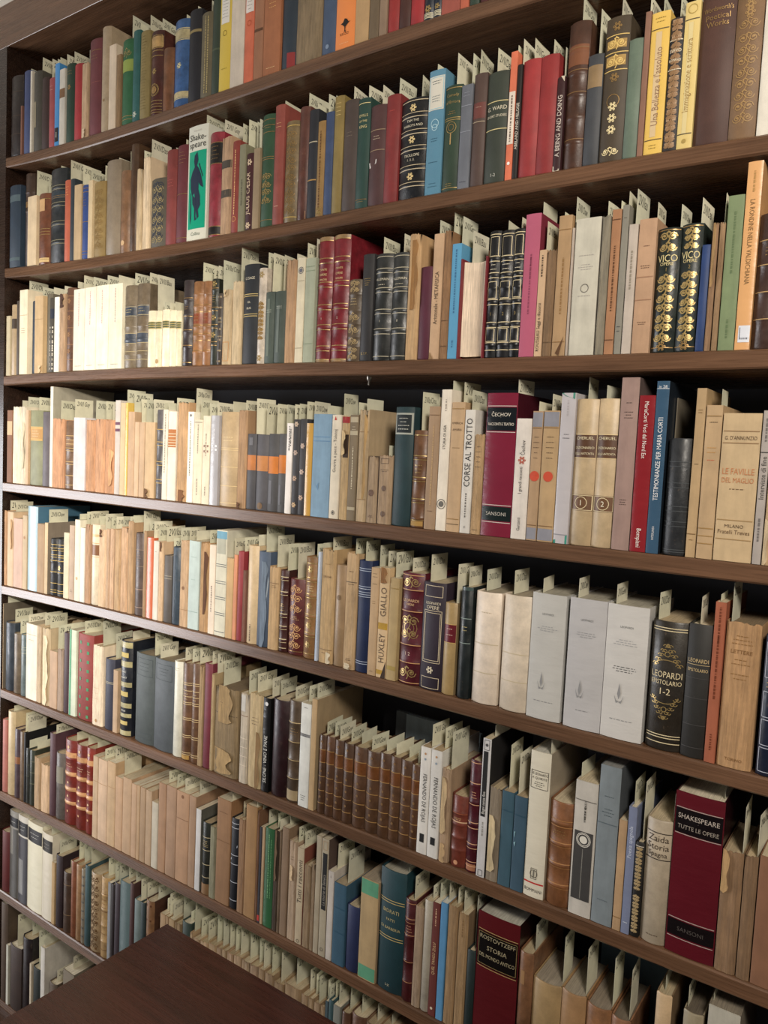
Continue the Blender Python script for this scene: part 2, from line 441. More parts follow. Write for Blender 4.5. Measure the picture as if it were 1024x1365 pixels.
            for sx in (-1, 1):
                for i in range(5):
                    f = (i + .4) / 5; xc = sx * hw * (1 - f); zc = zb + (zt - zb) * f; r = hw * .17
                    for m2 in (-1, 1):
                        ribbon(q, S, [(xc + m2 * r * .5 + m2 * r * (1 - .75 * a / 9) * math.cos(a * .62), zc + r * (1 - .75 * a / 9) * math.sin(a * .62) * (1 if up else -1)) for a in range(10)], .0010, cg, 'gilt')
            ring(q, S, zb + (zt - zb) * .55, hw * .2, .0012, cg, 'gilt')
            ring(q, S, zb + (zt - zb) * .93, hw * .1, .0016, cg, 'gilt', n=8)
        elif k == 'g':      # ring outline: v r hex
            ring(part('gilt_pattern' if is_gold(t[3]) else 'ornament_pattern'), S, float(t[1]) * h, float(t[2]) / 1000, .0010, srgb(t[3]), mat_of(t[3]))
        elif k == 'k':      # worn, illegible print: short broken rules
            z0, z1 = float(t[1]) * h, float(t[2]) * h; n = int(t[4]) if len(t) > 4 else max(1, int((z1 - z0) / .006))
            q = part('gilt_pattern' if is_gold(t[3]) else 'rule_pattern')
            for i in range(n):
                z = z0 + (z1 - z0) * (i + .5) / n; a = rnd.uniform(.16, .3); u = .5 - a
                while u < .5 + a:
                    du = rnd.uniform(.04, .1); patch(q, S, u, min(.5 + a, u + du), z - .0005, z + .0005, srgb(t[3]), mat_of(t[3]), .0005); u += du + .03
        elif k == 'K':      # the same, running along the spine
            z0, z1 = float(t[1]) * h, float(t[2]) * h; q = part('gilt_pattern' if is_gold(t[3]) else 'rule_pattern')
            uc = float(t[4]) if len(t) > 4 else .5; hw = min(.12, .0012 / w); z = z0
            while z < z1:
                dz = rnd.uniform(.0012, .005); patch(q, S, uc - hw, uc + hw, z, min(z1, z + dz), srgb(t[3]), mat_of(t[3]), .0005); z += dz + rnd.uniform(.0008, .002)
        elif k == 'p':      # flat printed shape
            pts = [tuple(map(float, a.split(','))) for a in t[2:]]
            part('printed_picture').tris([S.p(u, v * h, .0008) for u, v in pts], [tuple(range(len(pts)))], srgb(t[1]), 'ink')
        elif k == 'q':      # dots in two columns: v0 v1 hex n
            n = int(t[4])
            for i in range(n):
                z = (float(t[1]) + (float(t[2]) - float(t[1])) * i / max(1, n - 1)) * h
                for uc in (.28, .74):
                    a = min(.14, max(.0022, w * .06) / w); bz = a * w
                    patch(part('ornament_pattern'), S, uc - a, uc + a, z - bz, z + bz, srgb(t[3]), 'ink', .0005)
        elif k == 'T':      # torn strip of the paper cover curling away: u0 u1 v0 v1 hex
            u0, u1, z0, z1 = float(t[1]), min(.97, float(t[2])), float(t[3]) * h, float(t[4]) * h
            P = []
            for i in range(13):
                f = i / 12; ww = (.84 + .12 * math.sin(i * .9 + u0 * 9) + rnd.uniform(-.05, .04)) * (1 if .05 < f < .95 else .6)
                P.append([S.p(u0 + (u1 - u0) * g * ww, z0 + (z1 - z0) * f, .0008 + .0035 * g * g * math.sin(math.pi * min(1, .15 + f * .8))) for g in (0, .4, .75, 1)])
            part('torn_flap', 'torn strip of the paper cover').grid(P, srgb(t[5]), 'torn')
    return [(n.split('|')[0], m, lab.get(n)) for n, m in parts.items() if m.f], S

def color_name(hx):
    r, g, b = [int(hx[i:i + 2], 16) / 255 for i in (0, 2, 4)]
    mx, mn = max(r, g, b), min(r, g, b); v = mx; s = (mx - mn) / mx if mx else 0
    if mx == mn: hue = 0
    elif mx == r: hue = (60 * (g - b) / (mx - mn)) % 360
    elif mx == g: hue = 60 * (b - r) / (mx - mn) + 120
    else: hue = 60 * (r - g) / (mx - mn) + 240
    if v < .2: return 'black'
    if s < .13: return 'white' if v > .82 else 'pale grey' if v > .6 else 'grey' if v > .34 else 'dark grey'
    if 18 <= hue < 50:
        if v > .84 and s < .3: return 'cream'
        if v > .8 and s > .6: return 'orange' if hue < 32 else 'golden yellow'
        if v > .68: return 'tan'
        if v > .5: return 'light brown' if s > .28 else 'greyish tan'
        return 'brown' if v > .33 else 'dark brown'
    if hue < 12 or hue >= 338: return ('bright red' if s > .7 else 'pinkish red') if v > .55 else 'dark red' if s > .45 else 'dark maroon' if v < .3 else 'maroon'
    if hue < 18: return 'orange red' if v > .6 and s > .5 else 'reddish brown'
    if hue < 70: return 'yellow' if v > .75 and s > .5 else 'pale straw' if v > .75 else 'olive'
    if hue < 165: return 'pale green' if v > .6 else 'green' if v > .33 else 'dark green'
    if hue < 195: return 'teal' if v < .6 else 'pale aqua'
    if hue < 250: return 'light blue' if v > .62 else 'blue' if s > .5 and v > .33 else 'slate blue' if v > .28 else 'navy'
    return 'mauve' if v > .5 else 'plum'
BOOKS = r'''
#1
a1 42 105 398 L 2a211d | l .8 5a4a3a; l .5 5a4a3a; l .27 5a4a3a
a1 105 113 555 P 8a5540
a1 116 154 370 H 3d4a73 s=360 |
a1 155 165 372 P d8d0c0 |
a1 166 208 372 H 4a463c s=300 | x .3 .62 8a8068 .1 .5
a1 209 247 405 H 3a2623 s=308
a1 248 281 407 H a04448 s=310 | k .8 .9 d8b0a0
a1 282 306 333 G 2f86c4 s=300 | x .05 .22 1a1a20 .1 .9; x .1 .17 d0c8b8 .35 .7 | bright blue paperback with a small black picture | the blue book with a black picture
a1 306 336 362 P d8cfba s=285 | b .62 .74 7a5a3c | white paperback with a brown label
a1 337 379 333 H 23402f s=270 | r .7 c79a4a; k .85 .92 c79a4a
a1 380 419 333 H b3252b |  | thin bright red cloth hardcover
a1 420 455 330 W c9a277 s=262 | T .3 .9 .0 .12 d8c0a0
a1 457 517 203 H 6b2f35 s=250 | k .78 .84 b98d45; l .88 b98d45; l .55 8a5048
a1 518 564 138 V b59d78 | c .3 3 8a6f4a
a1 565 602 235 P d6c2a2
a1 603 627 285 W 86663f
a1 628 685 205 H 1f5c35 s=80 | x .62 .76 8a9a4a .02 .98; o .78 .9 d8b45c; L d8b45c .06 .1 | green cloth hardcover with a wide gilt band | the green gilt-banded book
a1 686 721 157 H 1f5a55 s=120 | r .08 c9d0c0
a1 722 771 160 H 8d7a40 s=78 | k .1 .95 6a5828
a1 772 837 160 L 4a1f16 s=95 c=5a2a1a | b .8 .93 c79a4a; f .79 .94 d8b45c; L d8b45c .76 .7 .03 .06 .1 .13 .17; r .52 d8b45c; g .3 11 d8b45c; c .3 8 c79a4a; g .3 13 d8b45c | dark brown leather book with a gilt medallion | the brown medallion book
a1 838 894 250 L 7a4a26
a1 895 975 100 L 2f5a94 s=75 | b .77 .88 b5a880; l .76 d8c890; l .89 d8c890; b .1 .17 b5a880; l .09 d8c890; r .47 d8d0a0 | bright blue leather book with pale bands and a star
a2 30 95 48 H 1c1c22 s=32 | b .75 .78 8a7a50
a2 95 155 62 H 6b6245 s=2 | K .05 .95 a89868; K .05 .95 a89868 .7
a2 156 197 -20 H 2c3a2c | b .45 .47 4a553f
a2 198 256 -30 G e0c21c | x .7 .98 d8d4cc .15 .85; k .75 .95 6a6a60; k .2 .26 8a7a20; g .6 5 7a6a20 | bright yellow jacketed book with a white label | the bright yellow jacketed book
a2 258 328 -40 P d8c9ae
a2 330 379 -40 P cc5a2a | x .78 .98 d8d0c8 .1 .95; k .8 .92 6a6058; g .66 5 a84a20 | orange red paperback with a white top label
a2 380 429 -30 P 9a6440 | l .58 5a3a24 5
a2 430 519 -40 P b0662f | k .8 .95 d8a868 3; k .06 .1 e0c090 1
a2 521 599 -40 H 26323d | x .0 .2 8a3030 .5 .95
a2 600 734 -60 W 7d6a4b
a2 735 808 -40 H 3f5270 | c .12 4 7a8aa0
a2 810 911 -60 G e8822c | p 1a1614 .42,.44 .5,.5 .62,.48 .7,.43 .78,.44 .66,.4 .56,.36 .55,.3 .6,.27 .48,.28 .51,.31 .5,.36 .4,.4 .3,.42; k .22 .27 3a2010 2; k .06 .12 f0c090 1 | orange paperback with a black bird drawing | the orange bird paperback
a3 40 104 -30 P b8935e
a3 105 150 -30 P 6b5940
a3 151 187 -30 P 94795a
a3 188 238 -40 H a32424
a3 240 291 -40 H 4a2820
a3 292 350 -50 H 9e1d1f
a3 352 396 -60 L 1b2433 | L d8d0b0 .06 .1 .14 .18; r .3 d8b45c
a3 398 432 -60 L 1b2433 | L d8d0b0 .06 .1 .14 .18; r .3 d8b45c
a3 437 520 -60 P a34a3a
a3 522 561 -60 P b5502a
a3 563 606 -70 H 2c4030
a3 608 690 -90 H 5a2020
#2
b1 38 94 303 H 24384a | b .8 .88 4a5a60; b .08 .12 4a5a60
b1 95 139 240 L 3d2a1c d=12 | h .8 .6; b .64 .7 8a6a40
b1 140 187 360 P d8bf94 s=225
b1 188 247 345 L 6a3a1e s=270 | L d8b45c .92 .5 .46 .42 .07; x .03 .09 d8b880 .05 .95; x .75 .92 c8a070 .1 .7
b1 248 329 215 L 22272b s=200 | h .8 .62 .42 .22; L 8a8468 .82 .78 .64 .6 .44 .4 .24 .2; b .68 .76 2d3840; L b98d45 .69 .71 | thick black leather book with gilt lines | the black book with gilt lines
b1 330 359 275 H b5542f s=170 | k .8 .93 e0a060
b1 360 382 268 H 2a3640
b1 383 421 300 P b99a6e s=195
b1 422 456 300 H 1f3f86 s=220 | L c79a4a .95 .9 .5 .1 .06; k .7 .85 c79a4a
b1 457 480 277 P e0c48c
b1 481 539 282 H 8d7434 s=198 | o .1 .9 c79a4a
b1 540 614 170 V 94836a s=158
b1 615 669 225 L 7a5636 s=125 | c .12 6 c8a880
b1 670 707 85 L 4f3520
b1 708 738 215 W cdb083 s=120
b1 739 779 155 W d8bf92 s=60
b1 780 857 265 H 5a5348 | o .05 .9 9a8a60 1.4; o .1 .95 2a3040 1.6
b1 858 911 115 H 8a3330 s=105 | k .6 .7 a85a50
b1 912 972 90 H 6a2630 s=62 | L b98d45 .5 .05; k .8 .94 c79a4a | maroon cloth hardcover with gilt title
b2 28 128 185 G e6e4da s=115 u=.75 | x .1 .78 12a07e .08 .94; t .9 13 1a1c1a Shake-; t .82 13 1a1c1a speare; t .955 3.5 b0a8a0 George Rylands; t .055 7 5a6a60 Collins; p 10243c .38,.74 .52,.77 .58,.7 .52,.65 .62,.62 .72,.57 .8,.5 .84,.45 .7,.47 .62,.5 .62,.44 .7,.38 .72,.3 .62,.26 .66,.2 .58,.18 .52,.24 .42,.33 .28,.4 .2,.46 .18,.54 .28,.6 .4,.64 .36,.69; p 10243c .2,.42 .23,.42 .27,.2 .22,.14 .19,.2; p 10243c .6,.66 .64,.67 .82,.55 .8,.54; p 10243c .3,.4 .5,.36 .5,.2 .56,.18 .44,.17 .42,.28 .32,.32 | white jacketed book with a green panel and a dark seated figure | the white green-panelled jacket
b2 132 200 220 L 8a2230 s=155 u=.9 | b .7 .9 1a1614; b .02 .1 1a1614; L c79a4a .9 .7 .1 .02; k .73 .88 c79a4a 4 | red leather book with black labels
b2 205 257 245 W b58f66 | b .68 .76 4a4238; b .38 .46 4a4238
b2 262 297 265 H 8a3328 s=175 | K .2 .9 e0b078; g .15 5 d8a060
b2 300 332 285 P 8a8468 s=155 | K .3 .6 5a5848
b2 335 372 330 H 4a1a20 s=165 | U .2 .75 e0c8a8 JULIUS CÆSAR; r .88 e0c8a8; r .06 e0c8a8 | dark maroon book lettered in pale gold up the spine
b2 374 408 305 P a38a68 s=152
b2 410 472 125 H 2c5436 | L c79a4a .95 .9 .84 .62 .6 .06; o .2 .48 d8b45c 1.3; k .86 .9 d8b45c | green cloth hardcover with a pierced gilt ornament | the green pierced-gilt book
b2 478 525 75 H 94443a s=55 | k .8 .86 e0b080 2; k .14 .17 f0d0b0 1
b2 526 600 160 L 7a6540 | o .08 .9 c79a4a .9; l .95 d0b060; l .05 d0b060
b2 601 655 85 L 5c3428 s=15 | p b58a60 .1,.0 .9,.08 .9,.0
b2 656 702 100 H 23262e s=70 | l .7 b0a890 2; l .35 b08a50 2
b2 705 742 160 H a07a3a s=20 | K .08 .9 5a3a18; o .02 .1 d8b45c
b2 745 785 112 H 3a4f78 s=28
b2 786 835 28 H 8a7434 | k .82 .95 d8c080
b2 836 908 48 H 4a3e38 s=-20 | k .66 .72 7a6e60 2
b2 909 971 40 H 1f4038 s=-25 | t .84 4.5 d8c890 IDYLLS; t .79 3.5 d8c890 OF THE; t .74 5 d8c890 KING; l .95 d8c890; l .08 b98d45; k .05 .07 d8b45c 1
b3 30 107 300 H 4a2e2c s=200 | L 9a8468 .75 .55; k .65 .7 b8a890 2; p d8d4d0 .02,.44 .6,.46 .58,.42 .1,.38 | brown hardcover with a white scrape | the brown book with a white scrape
b3 108 175 248 H 8a2828 s=165 | k .84 .86 c05048 1
b3 178 320 265 L 15171c s=150 | h .83 .66 .5 .31 .14; L c8b898 .85 .81 .68 .64 .52 .48 .33 .29 .16 .12 .97; r .9 e0c890; r .585 e0c890; r .22 e0c890; t .775 4 d8d0b8 TAM THE; t .725 4 d8d0b8 PARROTS AND; t .43 4.4 d8d0b8 TROLLOPE; t .385 4 d8d0b8 1. 2. 3. | thick black leather book with gilt lines and diamonds | the thick gilt-diamond black book
b3 321 400 125 G 5a94ad s=95 u=.15 | b .68 .95 d6d2c4; f .69 .94 8ac0d0; k .88 .92 3a4a50 2; k .74 .8 5a6a70 3; g .57 7 b8d8e0; g .54 5 b8d8e0; k .42 .46 2a5468 2; k .24 .28 2a5468 1; k .05 .1 3a6478 2 | light blue jacketed book with a white label | the light blue jacket with a white label
b3 402 485 200 H 2c4432 s=40 | t .9 6 d8b45c Comedy; t .84 5 d8b45c of Errors; L d8b45c .97 .67 .69 .03; g .6 9 d8b45c; g .6 5 c79a4a; x .44 .55 c79a4a .47 .53; k .04 .08 d8b45c 2; k .72 .76 c79a4a 2 | green cloth hardcover with a gilt sun on a stem
b3 488 545 200 P 6a6e78 s=40 | k .88 .94 8a8e98 2; l .8 8a8e98; l .55 8a8e98; k .05 .08 4a4e58 1
b3 547 612 140 H 4f3c34 s=20 u=.15 | b .6 .74 6a3a34; l .57 a89880; k .68 .72 a88878 1
b3 613 726 130 H 333a30 s=15 u=.2 | L d8c890 .73 .48; t .67 6 d8d0b8 G. WARD; t .6 4 d8d0b8 SHORT STUDIES; t .07 5 c8c8c0 1-2 | dark green-grey hardcover with two gilt lines
b3 728 762 32 P d8622c s=0 u=.2 | b .28 .69 e0d4c4; c .13 2.5 f0e8e0; K .3 .66 6a5a50 | orange and white banded paperback | the orange and white paperback
b3 766 789 95 H 1d1714 s=-30 | U .1 .82 e0d8c8 ABELARD AND HELOISE | thin black book with white upright lettering
b3 790 878 68 H 9a2426 s=-35
b3 880 969 45 H 92201f s=-30
b3 970 1003 158 H 3a1518 s=12 | U .15 .8 d8ccc0 A BEING AND DOING; p c8bca8 .0,.06 .9,.02 .9,.0 .0,.0; p c8bca8 .5,1. .95,1. .95,.94
b4 28 124 98 L 4a2c1c s=-20 | h .8 .65 .5 .35 .18; x .7 .84 7a4a2c .03 .97; L 7a5a34 .82 .67 .52 .2 | scuffed brown leather book with raised bands | the scuffed brown leather book
b4 126 199 258 H 43464c s=42 | b .7 .9 8a7250
b4 200 317 75 H 4a3d2c s=-20 | o .77 .86 d8b86c 1.3; o .64 .74 d8b86c 1.3; L d8b86c .87 .75 .63; x .78 .84 a8884c .1 .9; x .66 .73 a8884c .1 .9; r .93 c79a4a; r .58 c79a4a; r .38 e0d0a0; r .3 e0d0a0; r .22 e0d0a0; o .04 .1 e0d0a0 1.2; g .42 9 c79a4a | brown hardcover strewn with gilt flowers | the gilt-flowered brown book
b4 318 387 182 H 5f7062
b4 388 419 55 P 94644a s=-20
b4 420 509 55 G d8b23c s=-25 | x .12 .86 d0b890 .3 .62; U .2 .75 8a6a50 Una Bellezza e l'assoluto; l .88 5a4a30; l .1 5a4a30; k .92 .97 8a7028 2; k .03 .07 8a7028 2 | yellow paperback with an upright pale panel | the yellow panelled paperback
b4 511 578 80 H 2a2320 s=-30 | o .02 .98 8a6a48 1.9; b .62 .82 10141a; L d8d0b8 .83 .61; t .75 4.5 d8d0b8 SVEVO; t .68 3.5 d8d0b8 ROMANZI; q .05 .55 a88a6a 9; q .86 .97 a88a6a 3 | patterned brown and black book with a black label
b4 579 652 5 G d0b566 s=-60 | x .1 .86 d4c490 .3 .6; U .25 .75 9a7a40 Immaginazione e scrittura; l .88 4a4030; l .1 4a4030; g .95 6 a89048; c .05 3 a08848 | pale yellow paperback with an upright panel
b4 655 820 -70 H 4a2d24 | t .86 7 c79a4a Wordsworth's; t .81 7 c79a4a Poetical; t .765 7 c79a4a Works | big dark brown hardcover with slanting gilt title | the big dark brown hardcover with gilt title
b4 826 960 -70 H 7a5c3a | o .1 .7 9a7a4c 1.1; r .88 9a7a4c; r .83 9a7a4c; o .72 .8 9a7a4c | big brown hardcover covered in gilt scrolls
b4 963 1060 -70 P e0d8c4
#3
c1 35 62 445 P d8c6a2
c1 63 100 370 V c9ab7c s=305 | b .66 .8 4a3c30
c1 101 119 345 H 4a4038
c1 121 172 275 P f0e2bc s=215 | k .48 .56 8a7a60 3; l .7 c0ae88
c1 173 217 345 H 24405a d=10
c1 219 272 315 P d9b27c s=255 | T .5 1 .0 .1 d8c098; l .7 a88858
c1 275 311 300 H 6f6658 s=258 d=8
c1 312 345 325 H 4a453c | q .05 .6 d0c8b8 10; q .1 .55 c8c0b0 7; b .72 .85 1c2436
c1 347 377 322 P f2efe6 |  | slim white paperback | the slim white book
c1 379 414 300 W b3906c s=248 | T .1 1 .82 1. 4a2c1c
c1 415 468 260 L 6a4630 s=220 | r .84 9a7048; r .64 9a7048; r .44 9a7048; r .24 9a7048; L 9a7048 .9 .72 .52 .32 .14
c1 470 541 270 P f6ecd2 s=180 | K .55 .95 c8a0a0; k .04 .07 6a6058 1 | plain cream white paperback, one of four alike
c1 543 615 258 P f6ecd2 s=190 | K .55 .95 c8a0a0; k .04 .07 6a6058 1 | plain cream white paperback, one of four alike
c1 617 696 245 P f6ecd2 s=180 | K .55 .95 c8a0a0; k .04 .07 6a6058 1 | plain cream white paperback, one of four alike
c1 698 786 235 P f6ecd2 s=178 | K .55 .95 b09090; k .04 .07 6a6058 1 | plain cream white paperback, one of four alike | the last plain cream white paperback
c1 787 864 245 L 6a5c48 s=165 | h .5 .34 .16; b .62 .75 39404c; b .3 .42 39404c; L b0a078 .63 .74 .42 .3 .2 .1; k .66 .72 b8a878 2
c1 865 944 232 L 6a5c48 s=162 | h .5 .34 .16; b .62 .75 39404c; b .3 .42 39404c; L b0a078 .63 .74 .42 .3 .2 .1; k .66 .72 b8a878 2
c2 20 69 458 V efe2bb s=225 | b .68 .8 5a6040; L c8b070 .68 .72 .76 .8
c2 70 111 458 V efe2bb s=400 | b .68 .8 5a6040; L c8b070 .68 .72 .76 .8; c .1 5 b09060
c2 112 159 450 V efe2bb s=405 | b .68 .8 5a6040; L c8b070 .68 .72 .76 .8
c2 160 204 455 V efe2bb s=400 | b .68 .8 5a6040; L c8b070 .68 .72 .76 .8
c2 205 240 458 V efe2bb s=400 | b .68 .8 5a6040; L c8b070 .68 .72 .76 .8
c2 241 303 258 L 2d2426 | h .77 .6 .4 .22; L c79a4a .79 .42 .24 .58 .04; k .65 .7 c79a4a 2
c2 306 370 268 L 8a5c30 s=145 | h .85 .7 .46 .36 .16; b .5 .62 7a3c20; L b98d45 .72 .64 .48 .38 .3 .18; k .52 .6 d8b45c 2
c2 372 426 265 L 8a5c30 s=170 | h .85 .7 .46 .36 .16; b .5 .62 7a3c20; L b98d45 .72 .64 .48 .38 .3 .18; k .52 .6 d8b45c 2
c2 428 472 250 L 232820 s=165 | h .87 .65 .45 .25; L c79a4a .89 .67 .63 .47 .43 .27 .23; r .94 d8b45c; r .55 d8b45c; r .35 d8b45c; k .72 .82 d8b45c 4
c2 474 504 345 L 3a322c s=130 | L 9a8a68 .8 .6 .4 .2; q .05 .95 8a7a60 7
c2 505 567 320 W c0a67a | f .05 .3 c08038 .3; T .0 .6 .9 1.0 c8b088
c2 568 630 265 W bfa57c s=-20
c2 632 728 155 H 1f2328 s=125 u=.1 | L c8b070 .7 .68 .5 .48; t .86 5 d8d0b8 LE SAGE; t .62 4 d8d0b8 GIL; t .56 4 d8d0b8 BLAS | black cloth hardcover with two gilt bands | the black hardcover with two gilt bands
c2 730 780 180 L cfc3ac s=80 | o .25 .65 8a6a30 1.4; r .93 9a8048; r .06 9a8048; f .35 .55 b09050 .3
c2 781 838 335 H 46524c s=82 | x .1 .9 6a746a .3 .6; k .7 .76 a8aca0 2
c2 840 910 330 H 46524c s=95 | x .15 .8 66706a .3 .55; k .75 .8 a8aca0 2
c2 912 981 125 W b98d5e s=88
c3 52 99 238 P e0d2b2 s=150 | g .88 6 5a5a68; c .88 4 6a6a74; l .78 b0a488; l .14 b0a488
c3 100 160 240 P a9b394 s=125 | l .92 8a967c; l .88 8a967c; l .18 8a967c
c3 162 248 115 L 7a1420 | h .8 .62 .44 .28 .11; L d8b45c .83 .79 .64 .6 .46 .42 .3 .26 .13 .09 .97 .02; t .74 3.5 e0c890 DANTE; t .7 4 e0c890 OPERE; t .66 3.5 e0c890 MINORI; t .35 4 d8d0b8 1; b .97 1. a9834a; b .0 .025 a9834a | bright dark-red leather book with gilt bands, first of the pair | the pair of glossy red leather books
c3 250 346 100 L 7a1420 | h .8 .62 .44 .28 .11; L d8b45c .83 .79 .64 .6 .46 .42 .3 .26 .13 .09 .97 .02; t .74 3.5 e0c890 DANTE; t .7 4 e0c890 OPERE; t .66 3.5 e0c890 MINORI; t .35 4 d8d0b8 2; b .97 1. a9834a; b .0 .025 a9834a | bright dark-red leather book with gilt bands, second of the pair
c3 350 431 365 L 5a4a38 | h .82 .62 .46 .3 .18; o .02 .17 b0986c 1.2; o .2 .29 b0986c 1.2; o .32 .45 b0986c 1.2; o .48 .6 b0986c 1.2; o .84 .98 b0986c 1.2; k .68 .78 c8b080 3
c3 435 496 215 H 2f2e30 | k .7 .78 d8b45c 4; t .07 4 d8b45c D.T.P.
c3 503 603 212 L 2e302e s=115 u=.2 | h .84 .66 .46 .28; L b8b098 .97 .86 .82 .68 .64 .48 .44 .3 .25 .04; t .76 4 d8d0b8 VILLEMAIN; k .7 .72 c8c0a8 1; t .37 4 c8c0a8 I | dark grey leather book with raised bands, first of the pair
c3 605 701 205 L 2e302e s=95 u=.2 | h .84 .66 .46 .28; L b8b098 .97 .86 .82 .68 .64 .48 .44 .3 .25 .04; t .76 4 d8d0b8 VILLEMAIN; k .7 .72 c8c0a8 1; t .37 4 c8c0a8 II | dark grey leather book with raised bands, second of the pair | the pair of dark grey leather books
c3 705 775 95 W c49c64 | T .3 1.1 .4 .95 9a7040 | tan worn paperback with a long torn spine
c3 778 846 290 H 5a1f33 | 
c3 850 908 95 P d0a878 s=15 u=.2 | U .28 .7 4a3a2a Aristotele - METAFISICA; p 8a6a40 .0,.0 .5,.0 .1,.06
c3 910 957 75 W 8a6238 s=-30 | l .3 5a3c20; l .1 5a3c20
c4 24 78 288 G 5aa8d8 s=125 | K .4 .95 3a6a90; K .1 .16 3a6a90 | thin sky blue paperback | the sky blue paperback
c4 81 232 370 F 7a1c24 s=210 u=.2 p=f0d8b8 |  | thick red hardcover standing with its cream page edges outward | the red back-to-front hardcover
c4 240 301 210 L 141518 | h .78 .65 .55 .44 .26 .1; L d8c8a0 .97 .8 .76 .67 .63 .46 .42 .28 .24 .12 .06; f .8 .95 d8c8a0 .36; f .47 .6 d8c8a0 .36; f .13 .23 d8c8a0 .36; t .345 5 d8b45c 1; k .68 .75 e0d8c0 2 | black leather book with gilt frames, numbered one
c4 308 376 205 L 141518 s=150 u=.1 | h .78 .65 .55 .44 .26 .1; L d8c8a0 .97 .8 .76 .67 .63 .46 .42 .28 .24 .12 .06; f .8 .95 d8c8a0 .36; f .47 .6 d8c8a0 .36; f .13 .23 d8c8a0 .36; t .345 5 d8b45c 2; k .68 .75 e0d8c0 2 | black leather book with gilt frames, numbered two
c4 387 442 195 L 141518 s=130 u=.1 | h .78 .65 .55 .44 .26 .1; L d8c8a0 .97 .8 .76 .67 .63 .46 .42 .28 .24 .12 .06; f .8 .95 d8c8a0 .36; f .47 .6 d8c8a0 .36; f .13 .23 d8c8a0 .36; t .345 5 d8b45c 3; k .68 .75 e0d8c0 2 | black leather book with gilt frames, numbered three
c4 450 536 110 G c8607f s=40 u=.95 c=8a2038 | K .3 .7 8a4058; K .55 .72 8a4058 | bright pink jacketed book | the bright pink book
c4 538 583 325 P d8b27c s=155 u=.8 | U .05 .5 3a3026 ROUSSEAU Saggi e discorsi; K .75 .95 4a3a2a
c4 584 640 322 W 8a6a44 | l .13 5a4020
c4 641 721 120 P b88f5c s=100 u=.0 | l .9 8a683c; K .3 .7 8a683c; p 5a3c20 .3,.02 .9,.14 .6,.0; l .1 8a683c
c4 724 740 195 P b0a08c s=10
c4 742 893 135 P cfc8ba c=8d8474 p=a89c88 | k .72 .74 a8a29a 1; k .62 .67 a8a29a 3; g .49 6 6a665e; k .43 .44 a8a29a 1 | thick pale grey paperback with a small circular emblem | the thick pale grey paperback
c4 895 948 120 W 8d8270 s=35 u=.2
c5 62 117 345 P a8703f s=295 | K .3 .75 5a381c; l .93 5a381c; l .1 5a381c
c5 118 160 320 P 8d8776 s=240 u=.5 | k .9 .93 5a564a 1; k .14 .2 3a3a40 2
c5 162 218 432 P c8bba4 s=225 | K .5 .8 8a8070
c5 220 325 400 P b88d6a s=303 u=.95 | k .79 .81 6a4c38 1; k .63 .66 5a3c2a 2; l .57 9a7458; l .4 9a7458; k .21 .24 6a4c38 2
c5 328 463 450 L 1a2420 s=315 u=.9 | o .8 .97 d8b45c 1.8; t .755 10 d8c890 VICO; t .71 4.5 d8c890 OPERE; t .665 5 d8b45c 1; o .08 .63 d8b45c 1.9; L c79a4a .98 .04; r .05 c79a4a | black green leather book with rich gilt scrolls, numbered one | the two gilt-scrolled black books
c5 466 591 425 L 1a2420 s=275 u=.9 | o .8 .97 d8b45c 1.8; t .755 10 d8c890 VICO; t .71 4.5 d8c890 OPERE; t .665 5 d8b45c 2; o .08 .63 d8b45c 1.9; L c79a4a .98 .04; r .05 c79a4a | black green leather book with rich gilt scrolls, numbered two
c5 593 641 550 H 1f3f7a
c5 645 683 425 W 8f6b44 | T .2 .9 .5 1. a88658
c5 684 722 420 W 9a7850 s=248
c5 724 821 262 P 7d9160 | K .5 .9 5a6c48; K .08 .2 5a6c48 | light green paperback | the light green paperback
c5 823 908 50 G dba35f s=165 u=.0 | D .35 .8 7a5c34 LA RONDINE NELLA VALDICHIANA; K .84 .95 a88048; x .04 .13 d8dce4 .2 .98; x .06 .12 3a3c44 .28 .33; x .055 .065 3a3c44 .28 .9 | tall pale orange paperback with a white sticker at its foot | the tall pale orange paperback
c5 917 1080 360 L 3f2a22 | h .8 .62 .42 .22; L b09060 .8 .62 .42 .22; k .68 .76 c79a4a 3 | dark brown leather book with gilt lines
#4
d1 42 78 240 P 9a6238 | b .66 .85 d8b890
d1 80 129 215 W efe4c6 s=172
d1 133 171 215 W efe4c6 s=148 | T .5 1.1 .2 .8 d8c8a8
d1 172 189 240 P e0b88a
d1 190 276 240 H 929272 s=150 | b .6 .78 c89a5c; L e0c070 .6 .62 .76 .78; k .64 .74 e8d8b0 3 | grey-green hardcover with an orange label | the grey-green book
d1 277 322 250 H 706a70 s=163
d1 325 344 78 P efe6cc c=b0a890 d=4 |  | very tall thin cream pamphlet | the very tall thin pamphlet
d1 346 424 295 W cf9460 s=172
d1 427 492 310 L 6f5440 s=163 | h .76 .58 .38 .18; L d8b880 .78 .72 .66 .6 .56 .4 .36 .2 .06; x .62 .72 8a6a4c .1 .9
d1 495 573 290 P e9e5e0
d1 574 636 305 W cf9460 s=172
d1 638 702 300 W d49a68 s=178
d1 705 772 305 W cf9460 s=190 | T .5 1.1 .1 .6 d8a878
d1 776 809 172 P cfc4b6 | b .67 .7 6a4058; b .74 .77 6a4058
d1 811 844 190 P d8b888 s=100
d1 846 861 188 G d6b23c
d1 863 907 250 P d9b083 s=120
d1 909 939 320 P d9b58a s=165
d1 941 976 322 P d6b080 s=168
d2 58 125 322 P c9a472 s=165 | T .0 .5 .0 .12 6a4a2c
d2 126 176 235 L 57545a s=190 | h .77 .62 .4 .2; L c8a860 .78 .64 .6 .42 .38 .22 .18
